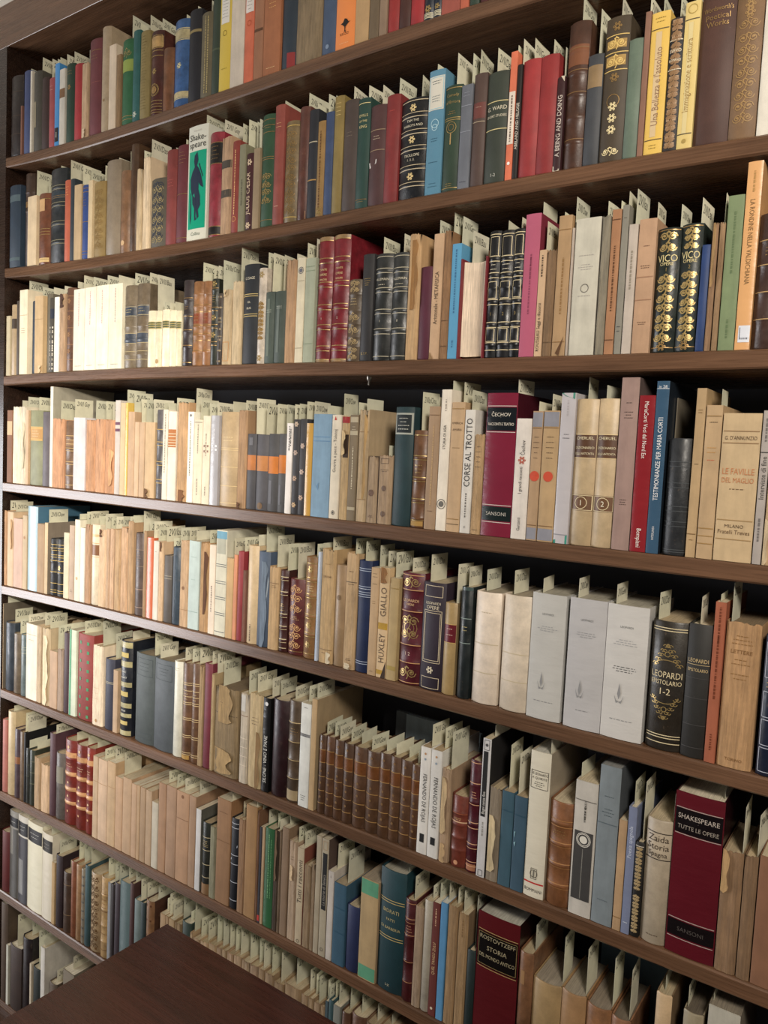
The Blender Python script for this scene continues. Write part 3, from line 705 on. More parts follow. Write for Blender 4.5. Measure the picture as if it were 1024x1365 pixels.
d2 178 211 235 P efe6d0 s=188 | K .3 .95 9a9080
d2 213 269 248 P e8ddd0 s=155 | b .6 .8 b9743c; L f0e0c0 .62 .65 .68 .72 .75
d2 270 344 185 W bf9260 | T .3 1. .0 .12 7a5230
d2 345 386 250 P ece6da s=88 u=.4 | K .3 .9 6a665e; c .96 3 6a6a70
d2 389 446 305 P e4d6bc s=165 | K .6 .95 8a8070; K .1 .3 8a8070; l .97 6a6050
d2 448 498 278 P ecdcc4 s=192 | K .55 .8 8a7a6a; q .6 .66 8a6a5a 2; K .1 .2 8a7a6a
d2 500 553 275 G a5a5ab s=185 | K .7 .85 d8d8dc; q .62 .66 e8e8ec 2
d2 557 682 250 V cbab7c s=180 | L d8c090 .6 .62 .42 .22 .04; k .68 .75 e0d0a0 2 | broad tan vellum book | the broad tan vellum book
d2 686 745 240 W a58058 s=172 | T .0 .6 .0 .06 5a3a20
d2 747 806 400 H 4d4c50 s=160 | b .52 .72 b9743c; x .85 .95 6a6a70 .3 .7 | dark grey book with an orange label, one of four
d2 810 886 405 H 4d4c50 s=195 | b .52 .72 c08048; c .06 7 6a5030 | dark grey book with an orange label, one of four
d2 891 959 400 H 4d4c50 s=195 | b .49 .71 c8762c; x .1 .4 6a6a70 .2 .5 | dark grey book with an orange label, one of four
d2 964 1013 400 H 4d4c50 s=200 | b .5 .73 c8762c; x .1 .35 6a6a70 .2 .5 | dark grey book with an orange label, one of four | the last orange-labelled grey book
d3 86 121 252 P ece6da s=135 | K .7 .97 4a4a4a; K .75 .95 4a4a4a .75
d3 123 162 228 H 3c3a3e s=130 | r .95 d8c0a8; r .65 c8b0a0; r .38 c8a890; r .1 d8b890
d3 164 204 225 H 3c3a3e s=117 | r .72 d8c0b0; r .45 d8c0b0; r .18 d8b8a0
d3 206 244 252 G d8a52c s=115 | 
d3 246 358 195 P 7ea9cc s=140 u=.7 | l .78 5f8ab0; l .74 5f8ab0; p 5f86a8 .25,.32 .32,.3 .4,.26 .42,.34 .35,.28 | light blue paperback | the light blue paperback
d3 360 416 200 P d8cbb8 s=68 u=.7 | U .45 .86 5a544c Guerra e pace - Tolstoj; p c03830 .3,.95 .4,.99 .55,.95; g .06 3.5 4a4640; c .06 2 4a4640
d3 420 469 205 W b3935f | T .0 .7 .62 .86 d8bc8c; b .93 .99 a02828; x .6 .82 3a2a1e .3 .95
d3 471 521 200 P 7f6b4f s=122 | b .93 .98 b8ac90; b .81 .85 b8ac90; K .3 .7 c8bca0; b .1 .13 b8ac90; k .85 .9 c8bca0 2
d3 524 586 165 W c4a67a s=100 | T .6 1.1 .2 .95 b8945f; l .2 8a6a44; l .8 8a6a44
d3 589 651 455 W a68a68 c=6a5846 | c .45 6 6a5040; k .08 .12 6a5040 2
d3 655 736 450 W a88a68 s=390 | f .88 .95 5a4838 .3; c .52 5 6a5444; c .15 5 6a5444; k .75 .8 5a4838 2
d3 742 851 150 H 1e3a3e | b .77 .95 a8aca0; x .785 .935 1a2426 .1 .9; k .8 .92 d8d8cc 4 | dark teal hardcover with a framed label | the dark teal hardcover
d3 856 946 295 L 6a4424 s=58 u=.3 | h .72 .5 .28 .1; L d8b45c .95 .74 .7 .52 .48 .3 .26 .08; k .55 .66 d8b45c 3; x .02 .07 b08a48 .1 .9
d4 19 84 230 P b38f68 s=175 | l .93 7a5c3c; K .2 .85 b8986c; k .14 .16 6a4c30 1
d4 88 146 130 P e5d8c8 s=78 u=.9 | U .58 .75 2a2622 STORIA DI ASIA; K .85 .93 9a9084; g .19 8 3a3632; c .19 5 6a665e | tall white paperback with an ink stamp near its foot | the tall white stamped paperback
d4 150 227 205 P c39d6a s=85 | t .84 3.5 5a4630 AMERICA; t .79 3.5 5a4630 AMARA; k .64 .66 8a6c44 1; l .95 9a7844; l .06 6a5434; l .1 9a7844
d4 231 290 250 P d8d2c8 s=132 u=.4 | U .38 .93 2c2a2a CORSE AL TROTTO; K .13 .33 6a6660; t .05 4 4a4640 II | white paperback with large grey capitals up its spine | the white grey-lettered paperback
d4 293 349 395 W a88556 | k .65 .9 5a4430 5; k .03 .06 5a4430 1
d4 352 530 150 G 7a1230 s=70 u=.95 c=4a0a1c | b .74 .9 14181c; L c8b8b0 .91 .73 .22 .1; b .11 .21 14201e; t .855 8 e0d8c8 ČECHOV; t .83 1.2 d8d0c0 I; t .785 5.5 e0d8c8 RACCONTI E TEATRO; t .16 6 b8b4a8 SANSONI | thick glossy crimson book with two black labels | the thick crimson book
d4 533 622 302 P e6dccb | U .38 .6 4a4640 I grandi racconti; U .7 .82 4a4640 Čechov; r .655 b05038; U .07 .18 5a564e Garzanti | white paperback with a small red flower mark
d4 625 686 258 P c09a66 s=200 u=.3 | b .88 .99 8a8a92; b .01 .1 8a8a92; c .5 8 c0482c; L 7a5a34 .87 .12; k .62 .82 5a4630 5 | tan paperback with grey bands and an orange disc, first of the pair
d4 689 780 255 P c09a66 s=155 u=.3 | b .88 .99 8a8a92; b .01 .1 8a8a92; c .5 8 c0482c; L 7a5a34 .87 .12; k .62 .82 5a4630 5 | tan paperback with grey bands and an orange disc, second of the pair | the two orange-disc paperbacks
d4 790 868 150 G c5bfc0 | p 4a8a78 .0,1. .95,1. .95,.96 .3,.98; p 3a8a78 .02,.02 .98,.06 .98,.0 .02,.0; k .69 .74 4a4650 2; l .06 8a8a90; K .85 .95 a8a2a4 | pale grey paperback with green corners
d4 873 1001 185 V c5aa78 s=55 u=.25 | b .6 .76 5a3c28; L d8c090 .76 .6; t .735 4.5 e0d4b0 CHERUEL; t .67 3.5 e0d4b0 DIZIONARIO; t .63 3.5 e0d4b0 DELLE ANTICHITA; b .24 .35 6a4a30; f .245 .345 d8c8a0 .46; g .295 9 d8c8a0; t .295 8 e0d8c0 1 | tan vellum book with brown labels, numbered one | the two numbered vellum books
d5 23 139 172 V c5aa78 s=98 u=.1 | b .6 .76 5a3c28; L d8c090 .76 .6; t .735 4.5 e0d4b0 CHERUEL; t .67 3.5 e0d4b0 DIZIONARIO; t .63 3.5 e0d4b0 DELLE ANTICHITA; b .24 .35 6a4a30; f .245 .345 d8c8a0 .46; g .295 9 d8c8a0; t .295 8 e0d8c0 2 | tan vellum book with brown labels, numbered two
d5 141 240 55 P a8877a c=5a4640 | k .85 .86 4a3830 1; k .76 .81 4a3830 3; k .26 .3 4a3830 3 | tall dusty pink paperback
d5 247 332 155 G 94101f | D .6 .96 e8e0d8 MariaCorti  Voci dal Nord Est; D .03 .15 e8e0d8 Bompiani | crimson glossy paperback with white lettering | the crimson glossy paperback
d5 336 406 75 G 33566f c=1c2630 | U .31 .79 e8e8e8 TESTIMONIANZE PER MARIA CORTI; U .08 .16 d8d8d8 INTERLINEA; b .955 .958 d8dce0; t .968 4.2 d8dce0 in 28 | tall blue paperback with white capitals up its spine | the tall blue white-lettered paperback
d5 408 414 170 P 6a6050 d=40
d5 416 548 395 L 26292b | L 3c4042 .8 .76 .62 .58 .42 .38 .29 .25 .05 .03 | black leather book with blind raised bands
d5 562 611 115 P b08f5e | k .85 .88 7a5c34 2; k .54 .57 4a3820 1; l .14 7a5c34; k .1 .11 7a5c34 1
d5 616 708 210 P c8a26a s=120 u=.95 | l .93 8a6a3c; k .88 .9 4a3820 1; k .68 .74 b88848 2; k .63 .66 c05a38 1; l .2 9a7844; l .15 9a7844; l .1 9a7844
d5 710 926 255 P c3a474 | l .88 8a6c48; l .8 8a6c48; t .835 6 5a4630 G. D'ANNUNZIO; t .61 9 b8784c LE FAVILLE; t .55 8 b8784c DEL MAGLIO; k .48 .5 6a5034 1; l .28 9a7c50; t .24 4.5 5a4630 MILANO; t .2 5.5 6a5034 Fratelli Treves; l .15 9a7c50 | broad tan paperback with faded red title | the broad tan red-titled paperback
d5 930 980 240 P a49c94 s=120 u=.95 | U .38 .75 4a4640 Interviste di fine; K .15 .3 6a6460; l .73 3a3834; K .8 .95 6a6460
d5 984 1050 245 W c4a070 | T .0 .5 .0 .3 d8c098
#5
e1 20 43 155 W c08c5a s=88
e1 45 85 165 P ddb98a s=98 | T .6 1.1 .5 .9 c8a070
e1 86 146 212 P d0aa90
e1 148 178 190 P d8b888 s=140 | c .7 4 a87848
e1 180 246 128 G a5c8d0 c=3f7898 |  | tall pale blue paperback with a blue cover | the tall pale blue paperback
e1 248 297 248 P c09868
e1 299 321 240 P e0c090 c=8d7d68 s=150
e1 329 373 348 L 2e3032 | h .83 .6 .4; L e0c070 .9 .84 .8 .72 .68 .62 .42 .22 .06 .1
e1 375 426 352 L 2e3032 s=308 | h .83 .6 .4; L e0c070 .9 .84 .8 .72 .68 .62 .42 .22 .06 .1; r .5 d8b45c | small black leather book with gold bands and a rosette | the small black gold-banded books
e1 428 464 308 P e0cfa8
e1 466 500 258 P d2b492 | k .1 .14 6a5a50 2
e1 502 538 220 P ece4cc s=180 | c .28 4 c8a878
e1 540 571 275 P f0ece4 s=165
e1 572 606 250 W c49870 s=162
e1 610 660 252 V efdfc0 s=195 | b .62 .75 8a6040; l .77 c8a060; l .6 c8a060; b .85 .88 d8c090
e1 661 714 285 W dcb68c s=180 | T .0 .6 .9 1. 6a4428
e1 716 738 280 W c8a078 s=205
e1 740 769 280 W d0a87c s=198
e1 770 812 285 W cca274 s=200
e1 814 856 270 W c89e70 s=198
e1 860 896 230 W b8905f s=190
e1 900 966 310 L 5f5048 s=160 | l .8 8a7868; l .6 8a7868; l .32 a89080; l .1 a89080; k .65 .78 8a7868 4 | grey brown leather book | the grey brown leather book
e1 969 988 295 W b08860 s=230
e2 65 108 228 G e06c3a s=122 |  | bright orange red paperback | the orange red paperback
e2 109 142 250 P ece4cc s=160 | k .85 .88 8a8478 1
e2 143 172 255 W c8a57a s=158 | T .2 .9 .88 1. 6a4428
e2 173 222 345 H 5a5350 s=230 | L 9a9484 .7 .66
e2 225 276 290 L 3c4a58 s=163 | x .1 .9 5a6470 .3 .5
e2 278 333 245 W c09a6c s=163 | c .45 4 7a5430; l .2 9a7448
e2 338 405 250 P b9cfc8 s=185 u=.3 | k .8 .84 8aa09a 1; k .55 .58 8aa09a 1; l .2 8aa09a | pale aqua paperback | the pale aqua paperback
e2 406 466 260 W a98050 s=180 | T .5 1.1 .2 .9 5a3820
e2 469 508 275 P e8d8c0 s=180 | K .25 .55 6a6058
e2 510 579 180 P dcd6bc | b .92 .99 6a9ab0; L 3a4048 .68 .66 .52 .5 .37 .35 .22 .2 .04; x .78 .92 a8a898 .1 .9 | tall plastic-wrapped cream book with black lines | the plastic-wrapped cream book
e2 581 626 362 P c89e60 s=232
e2 627 650 340 P d08048
e2 651 685 318 H 9a2c38 s=228
e2 686 708 440 W 8a5a48
e2 709 775 280 V cdb083 s=210 | K .03 .2 5a4a38
e2 779 851 320 H 44546a s=133 u=.1 | T .4 1.1 .0 .9 6a7888; p 98a4b0 .5,.0 .6,.0 .95,.7 .9,.75 | slate blue book with a torn hanging spine | the torn slate blue book
e2 853 919 415 W b38e5e s=215 u=.2 | l .8 7a5c38; k .74 .78 7a5c38 2
e3 38 83 300 L 3f1c18 s=150 u=.7 | h .9 .72 .45 .3 .14; L d8c8a0 .92 .88 .74 .7 .47 .43 .32 .28 .16 .12 .05; k .5 .6 d8b45c 4
e3 85 168 350 L 5c231f s=150 u=.2 | o .55 .93 d8a870 1.2; o .08 .42 d8a870 1.2; k .46 .52 c8a070 3; l .05 c79a4a | reddish leather book with two gilt plant ornaments
e3 175 249 225 L 9a6c38 s=150 | h .78 .62 .42 .24; L d8b45c .8 .76 .64 .6 .44 .4 .26 .22 .94 .05; r .88 d8b45c; r .52 d8b45c; r .33 d8b45c; r .14 d8b45c; k .66 .73 e0c890 3 | tan leather book with raised bands and gilt rosettes | the tan rosette leather book
e3 250 264 195 P b9c8d8 s=145
e3 266 346 180 W c39c66 s=112 u=.4 | t .76 4 6a5030 LIRICHE; k .86 .88 9a7844 1; l .12 8a6c44; k .08 .1 6a5030 1; T .6 1. .0 .1 e0d0b0 | 
e3 350 405 270 V b5935f | c .68 5 7a6040
e3 408 472 200 W bd9864 s=118 u=.2 | k .83 .85 6a5030 1; l .75 4a3820; k .72 .74 4a3820 1; k .07 .1 6a5030 2; T .2 .8 .0 .05 e0d0b0
e3 475 546 245 H 13244a s=135 u=.3 | L a8b4c8 .93 .91 .77 .75 .72 .7 .68 .1 .08; k .74 .76 c8d0dc 1 | navy blue cloth hardcover with silver lines | the navy blue hardcover
e3 550 596 285 P c7a26a s=158 | k .9 .96 6a5030 2; k .84 .86 4a3820 1; k .66 .7 8a6c3c 2; k .03 .05 6a5030 1
e3 598 651 285 P d8b478 s=190 u=.2 | b .44 .5 b8902c; U .14 .4 5a4630 HUXLEY; U .56 .82 5a4630 GIALLO; T .1 .9 .86 1. 8a6034; b .03 .07 b8902c; p 3a2818 .5,.0 .98,.16 .98,.0 | tan paperback with a mustard band and large capitals
e3 660 709 345 P b99a5c s=198 u=.3 | b .1 .14 a8904c; l .9 9a7c40
e3 712 836 315 L 5a1424 s=230 u=.15 | h .85 .66 .36 .2; L d8a870 .85 .66 .36 .2 .02 .98; o .87 .97 d8b45c 1.6; t .755 5 e0b888 LEOPARDI; t .72 4 e0b888 OPERE; g .51 15 d8b45c; g .51 10 d8b45c; o .4 .63 d8b45c 1.5; t .28 6 e0c8b0 1  2; o .05 .17 d8b45c 1.6 | maroon leather book with large gilt medallion and raised bands | the maroon leather book with gilt medallion
e3 840 966 370 H 2e2230 s=210 u=.0 | f .87 .97 d8c8a8 .38; f .26 .74 d8c8a8 .38; f .28 .72 d8c8a8 .33; f .02 .12 d8c8a8 .38; t .81 4.5 e0d4b8 LEOPARDI; t .77 6 e0d4b8 OPERE; r .19 e0d4b8 | dark plum hardcover with thin gilt frames
e4 70 139 315 V b5924f s=95 u=.8 c=8a7040 | b .57 .77 6a1420; L c8a868 .57 .77; k .7 .74 d8b8a8 1; k .64 .67 d8b8a8 1 | tan vellum book with a dark red label
e4 155 221 225 L 1b2426 s=110 u=.1 | L 8a9a94 .72 .5 ; k .6 .66 c8b880 2; b .97 1. 4a5a58 | black green leather book with two thin lines
e4 234 378 255 V e0d0b2 s=125 u=.15 p=a8987a | l .54 c8b898; l .28 c8b898; k .8 .84 b8a888 1 | thick cream paperback with a creased spine, first of the pair
e4 392 551 275 V ddcdb0 s=130 u=.12 p=a8987a | l .5 c8b898; l .26 c8b898 | thick cream paperback with a creased spine, second of the pair | the pair of thick cream paperbacks
e4 556 747 265 G c4c4c2 s=175 u=.15 p=b0a890 | t .84 3 7a7a78 LEOPARDI; k .7 .75 9a9a9a 3; p 8a8a8a .38,.3 .42,.38 .46,.3 .42,.26; p 8a8a8a .3,.31 .36,.26 .42,.25 .36,.24; p 8a8a8a .54,.31 .48,.26 .42,.25 .48,.24; k .14 .15 8a8a8a 1 | thick silver white jacketed book, first of three alike
e4 762 972 295 G c4c4c2 s=175 u=.1 p=b0a890 | t .84 3 7a7a78 LEOPARDI; k .7 .75 9a9a9a 3; p 8a8a8a .38,.3 .42,.38 .46,.3 .42,.26; p 8a8a8a .3,.31 .36,.26 .42,.25 .36,.24; p 8a8a8a .54,.31 .48,.26 .42,.25 .48,.24; k .14 .15 8a8a8a 1 | thick silver white jacketed book, second of three alike
e5 78 310 200 G c4c4c2 s=80 u=.1 p=b0a890 | t .84 3 7a7a78 LEOPARDI; k .7 .75 a4a4a4 3; k .5 .55 5a5a5a 3; p 8a8a8a .38,.34 .42,.42 .46,.34 .42,.3; p 8a8a8a .3,.33 .36,.29 .42,.28 .36,.27; p 8a8a8a .54,.33 .48,.29 .42,.28 .48,.27; k .14 .15 8a8a8a 1 | thick silver white jacketed book, third of three alike | the last silver white book
e5 322 522 290 L 2c261e s=125 u=.0 | L d8c8a0 .95 .93 .12 .1 .06; A .65 .83 d8b45c up; t .59 9 d8c8a0 LEOPARDI; t .53 6.5 d8c8a0 EPISTOLARIO; t .46 9 d8c8a0 1-2; A .24 .42 d8b45c down | thick dark brown leather book with gilt arched ornaments | the thick gilt-arched brown book
e5 526 656 305 H 2a2826 s=150 u=.35 | t .73 5.5 c8b080 LEOPARDI; t .66 4.5 c8b080 EPISTOLARIO; L 3a3836 .6 .45 .25 .08; l .7 c8b080 .6 | dark grey hardcover with gilt lettering
e5 662 722 180 P b85c28 s=135 u=.2 | K .75 .97 6a3014 ; K .4 .8 6a3014; K .08 .18 6a3014 | orange paperback | the orange paperback
e5 726 926 295 W bb8c54 s=70 u=.0 p=8a7048 | k .84 .92 8a6434 3; t .8 5 7a5428 LETTERE; k .7 .76 8a6434 2; k .6 .66 8a6434 2; t .06 4 7a5428 TORINO | thick light brown worn paperback | the thick light brown paperback
e5 945 1060 370 L 141c30 | f .7 .95 b8bcc8 .4; f .42 .6 b8bcc8 .4; f .22 .4 b8bcc8 .4; f .03 .2 b8bcc8 .4; k .62 .68 c8a868 2
#6
f1 0 19 75 P d8ba8c c=6f6350 s=20
f1 21 77 205 L 39434f s=115 | x .3 .7 5a6470 .3 .5
f1 79 125 280 L 6b5f4c s=180
f1 127 171 288 L 5c6a70 s=150 | L a8a890 .8 .76 .7
f1 173 245 215 P f2e4c8 | l .86 b8a888; k .78 .8 a89878 1
f1 246 274 225 W d8bc90 s=140
f1 275 331 240 W d8bc90 s=150 | T .3 1.1 .0 .9 efdcb8
f1 333 383 400 P d2ab84 s=225
f1 385 421 385 W b59a80 s=218
f1 423 462 275 H 4a333c s=215
f1 464 510 255 P d6e0c4 | x .0 1. 5aa880 .1 .35
f1 513 618 285 H 8a2f26 s=195 u=.2 | q .05 .9 3f8a5c 9 | red hardcover dotted with green squares | the green-dotted red book
f1 620 692 360 W e6d2ac s=195 | k .3 .5 c8b088 3; c .06 4 b08858
f1 700 763 455 H 3a3d50 s=280 | L b0a890 .68 .66
f1 765 796 530 P bb9870 s=370
f1 798 876 330 L 1a1e28 s=265 | b .93 .99 a8a078; b .73 .79 a8a078; b .52 .57 a8a078; b .3 .35 a8a078; b .2 .24 a8a078; b .01 .06 a8a078; x .83 .88 c8b470 .2 .8; x .42 .47 c8b470 .2 .8; x .12 .16 c8b470 .2 .8; t .68 4 d8d8d0 MARC; t .62 4 d8d8d0 ALBERT; t .27 4 d8d8d0 OPERE | black leather book with cream bands | the black leather book with cream bands
f2 -15 111 165 H 4d565a s=20 u=.8 p=8a7858 | f .76 .95 3e474b .4; k .8 .92 3e474b 3; f .06 .12 3e474b .4 | large plain slate grey cloth hardcover, first of two
f2 113 243 205 H 4d565a s=95 u=.1 p=8a7858 | f .78 .95 3e474b .4; k .82 .92 3e474b 3 | large plain slate grey cloth hardcover, second of two | the two slate grey hardcovers
f2 245 299 215 V d8d6c0 s=120 u=.6 | k .9 .94 a8a890 2
f2 301 363 225 L 6a4a30 s=128 | L d8c090 .8 .78 .72 .66 .6 .58 .44 .42 .26 .24 .08 .06; k .62 .7 d8c090 3; x .01 .05 b08a48 .1 .9
f2 365 418 230 L 6a4a30 s=125 | L d8c090 .8 .78 .72 .66 .6 .58 .44 .42 .26 .24 .08 .06; k .62 .7 d8c090 3; t .36 4 d8c8a8 2
f2 420 449 245 W b08e60
f2 451 503 230 H 6e2434 s=145 |  | plum red cloth hardcover | the plum red hardcover
f2 505 522 300 W b99b6c s=160
f2 524 684 395 W 8e744e s=210 u=.1 p=7a6444 | K .64 .64 3a2c20; T .0 .9 .02 .3 a88c60; k .78 .84 3a2c1c 2; l .7 4a3a28; T .2 .9 .6 1.02 9a8058 | bulky book wrapped in torn brown paper | the bulky book in torn brown paper
f2 700 755 430 W b9ab98 s=280 | x .8 .98 c8c4bc .05 .7; l .75 7a5a48; L d8ccb8 .5 .4 .3 .2
f2 757 850 435 W b99f70 s=300 u=.1 | k .66 .76 3a2c1c 3; T .6 1. .0 .6 8a6c44 | tan paper-wrapped book with handwriting
f2 858 902 465 G 111112 s=330 | U .1 .6 d8d8d0 SILONE - VINO E PANE; c .94 4 d8d8d8 | black glossy paperback with white lettering | the black glossy paperback
f3 73 160 185 L 2e1418 s=75 u=.0 |  | dark plum leather book | the dark plum leather book
f3 163 238 190 L 4f3f2c s=110 u=.2 | h .78 .6 .42 .24; L c8b080 .79 .6 .42 .24; k .66 .74 c79a4a 3; x .02 .12 a89470 .1 .9
f3 240 297 205 P e4e2da s=105 u=.3 | k .95 .97 2a2a2a 1; b .68 .71 8a8a88; k .06 .12 4a4a4a 3; k .68 .71 1a1a1a 2 | white paperback with small black print
f3 300 331 180 P d0a868 s=90 c=a98c5c | | tall cream board-covered book | the tall cream boarded book
f3 345 382 385 L 5a3c26 s=310 | b .66 .82 6a4020; L b08850 .82 .66 .48 .3 .14; c .92 2.5 7a5a34; c .55 2.5 7a5a34; c .4 2.5 7a5a34; c .22 2.5 7a5a34 | small brown leather book from a matching set
f3 385 428 395 L 5a3c26 s=312 u=.6 | b .66 .82 6a4020; L b08850 .82 .66 .48 .3 .14; c .92 2.5 7a5a34; c .55 2.5 7a5a34; c .4 2.5 7a5a34; c .22 2.5 7a5a34 | small brown leather book from a matching set
f3 433 478 415 L 5a3c26 s=335 u=.2 | b .66 .82 6a4020; L b08850 .82 .66 .48 .3 .14; c .92 2.5 7a5a34; c .55 2.5 7a5a34; c .4 2.5 7a5a34; c .22 2.5 7a5a34 | small brown leather book from a matching set
f3 482 532 435 L 5a3c26 s=350 u=.2 | b .66 .82 6a4020; L b08850 .82 .66 .48 .3 .14; c .92 2.5 7a5a34; c .55 2.5 7a5a34; c .4 2.5 7a5a34; c .22 2.5 7a5a34 | small brown leather book from a matching set
f3 537 606 455 L 5a3c26 s=370 u=.1 | b .66 .82 6a4020; L b08850 .82 .66 .48 .3 .14; c .92 2.5 7a5a34; c .55 2.5 7a5a34; c .4 2.5 7a5a34; c .22 2.5 7a5a34 | small brown leather book from a matching set
f3 611 680 480 L 5a3c26 s=390 u=.1 | b .66 .82 6a4020; L b08850 .82 .66 .48 .3 .14; c .92 2.5 7a5a34; c .55 2.5 7a5a34; c .4 2.5 7a5a34; c .22 2.5 7a5a34 | small brown leather book from a matching set
f3 683 742 490 L 5a3c26 s=412 u=.2 | b .66 .82 6a4020; L b08850 .82 .66 .48 .3 .14; c .92 2.5 7a5a34; c .55 2.5 7a5a34; c .4 2.5 7a5a34; c .22 2.5 7a5a34 | small brown leather book from a matching set
f3 745 800 510 L 5a3c26 s=432 u=.1 | b .66 .82 6a4020; L b08850 .82 .66 .48 .3 .14; c .92 2.5 7a5a34; c .55 2.5 7a5a34; c .4 2.5 7a5a34; c .22 2.5 7a5a34 | small brown leather book from a matching set
f3 804 862 530 L 5a3c26 s=450 u=.2 | b .66 .82 6a4020; L b08850 .82 .66 .48 .3 .14; c .92 2.5 7a5a34; c .55 2.5 7a5a34; c .4 2.5 7a5a34; c .22 2.5 7a5a34 | small brown leather book from a matching set
f3 865 911 555 L 5a3c26 s=472 u=.2 | b .66 .82 6a4020; L b08850 .82 .66 .48 .3 .14; c .92 2.5 7a5a34; c .55 2.5 7a5a34; c .4 2.5 7a5a34; c .22 2.5 7a5a34 | small brown leather book from a matching set
f4 108 166 250 P e4e2dc s=115 u=1. p=b09468 | D .3 .75 3a3a3a FERNANDO DE ROJAS; x .11 .19 151515 .3 .75; c .94 2 b88a60; c .89 2 8a9aa8 | white paperback with upright lettering and a black square, first of two
f4 170 233 270 P e4e2dc s=135 u=.9 p=b09468 | D .28 .75 3a3a3a FERNANDO DE ROJAS; x .12 .19 151515 .3 .75; c .94 2 b88a60; c .88 2 8a9aa8 | white paperback with upright lettering and a black square, second of two | the two black-square white paperbacks
f4 235 288 375 W a38660 s=160 u=.9 | T .0 .8 .3 .9 c8ac80; T .2 .9 .0 .2 b8986c
f4 296 391 540 L 7a3522 | h .76 .6 .42 .24; l .76 a05a3c; k .66 .7 c8a070 2; l .64 d8b08c 2; c .07 4 c8906c | small reddish brown leather book
f4 393 462 330 L 4f1220 s=300 u=.1 | h .78 .63 .43 .24; L d8a880 .8 .61 .45 .4 .26 .22 .06 .1 .98; k .66 .73 d8a880 3; x .02 .08 a87050 .1 .9 | maroon leather book with raised bands | the maroon leather book with raised bands
f4 460 509 200 P dcdad4 s=118 u=1. c=1a1818 | x .44 .91 141414 .15 .72; U .46 .62 d8d4cc Bagni senza fine; f .92 .99 4a4a4a .3; c .955 2.5 4a4a4a; f .01 .05 4a4a4a .25; K .3 .4 8a8880 | white paperback with a long black panel | the white black-panelled paperback
f4 518 587 490 W 8d7c62 | T .1 .8 .1 .7 c8b48c
f4 589 661 515 P 2e5668 s=235 u=.2 p=a89068 | l .8 24485a | teal blue paperback, first of two
f4 663 737 545 P 2e5468 s=285 u=.0 p=a89068 | l .8 24485a; p 88b0b8 .1,.62 .2,.62 .15,.55; p 88b0b8 .1,.5 .25,.52 .2,.46 | teal blue paperback, second of two | the two teal blue paperbacks
f4 740 856 280 G d6cdb4 s=205 u=1. c=a8987c p=c8c4b4 | f .75 .87 5a544a .42; t .85 4.5 4a463e DE LEONARDO; t .82 4.5 4a463e A QUIRITE; k .76 .8 5a564c 3; b .095 .105 c03430; t .05 5 3a3834 BOMPIANI; f .13 .2 5a564c .14; x .14 .19 7a766a .46 .54; g .165 6 5a564c | tall cream jacketed book with a red line near its foot | the tall cream jacket with a red line
f4 862 1007 580 L 7a4c24 | h .8 .6 .4 .2; L a87848 .83 .77 .62 .58 .42 .38 .22 .18; k .66 .74 c79a4a 3 | thick light brown leather book
f5 57 166 190 P d2cdbf s=95 u=.0 | l .86 6a665e; x .12 .63 3c3a38 .08 .92; c .57 6 d8d4c8; g .57 9 d8d4c8; g .57 11 d8d4c8; x .13 .5 8a8880 .48 .51; D .7 .86 3a3834 SCIENZA MODERNA; K .72 .82 5a564e | cream paperback with a dark panel and a white flower | the cream paperback with a white flower
f5 168 269 115 P 76838a c=4a5054 p=8a8a84 | k .8 .82 4a565c 1; k .68 .74 4a565c 3; l .64 5a666c; k .15 .16 5a666c 1 | tall grey blue paperback | the tall grey blue paperback
f5 271 311 375 P b58f5c | l .12 8a6a40
f5 313 352 310 G 7f8ba6 s=185 u=.1 | U .6 .85 c8d0e0 Poesia spagnola; k .08 .1 d8e0e8 1 | pale lavender blue paperback
f5 354 395 480 H 1a1814 s=187 u=.5 | o .05 .45 a8926a 1.0; o .5 .95 a8926a 1.0; l .96 c8c0b0
f5 398 520 375 V b5a586 s=245 u=1. | t .855 9 3a2c20 Zaida; t .79 9 3a2c20 Storia; t .725 9 3a2c20 Spagna; l .9 2a2018; l .69 2a2018; k .07 .08 4a3828 1 | cream vellum book with handwritten brown lettering | the handwritten vellum book
f5 523 757 260 G 5c0a1a c=2a0610 s=235 u=1.0 | b .75 .9 100c0e; L a8948c .905 .745 .22 .1; b .11 .21 100c0e; t .855 7 b8aca0 SHAKESPEARE; t .79 6 9a9084 TUTTE LE OPERE; t .825 1 b8aca0 I; t .16 6 4a4440 SANSONI | thick dark red book with two black bands | the thick dark red book with black bands
f5 760 862 525 W 8e6c44 s=310 u=1. | T .0 .4 .65 1.0 b89464 | worn tan paperback with a torn curling strip
f5 864 927 545 W 856440 s=350 u=1.
f5 935 1060 560 P 8a5c3a
#7
g1 0 37 150 H b06a5a
g1 39 85 95 V d8bc86 s=55
g1 87 122 215 L 4a3a40 | b .5 .6 8a5c3c
g1 124 156 235 L 6d5840 s=105
g1 158 168 240 H 16161a s=122 c=121214
g1 169 189 345 L 2f322e s=290 | l .7 6a6a58; l .5 6a6a58
g1 191 222 360 L 2e332a s=305 | l .8 7a7a60; l .6 7a7a60; l .4 7a7a60
g1 226 270 405 W c09c72
g1 272 325 455 W c4a078 s=365
g1 328 361 245 H 5a3c46 s=185 u=.9
g1 364 420 380 L 6a645c | x .55 .8 8a8678 .1 .9 
g1 422 496 290 L 7a2418 s=238 u=.8 | h .78 .6 .42 .26; b .8 .86 c8986c; b .58 .63 c8986c; b .4 .45 c8986c; b .24 .28 c8986c; c .92 4 d8b890; c .34 3 d8b890; c .5 3 d8b890; c .16 3 c89870; k .68 .74 e0c8a0 2 | red brown leather book with gilt bands, one of three
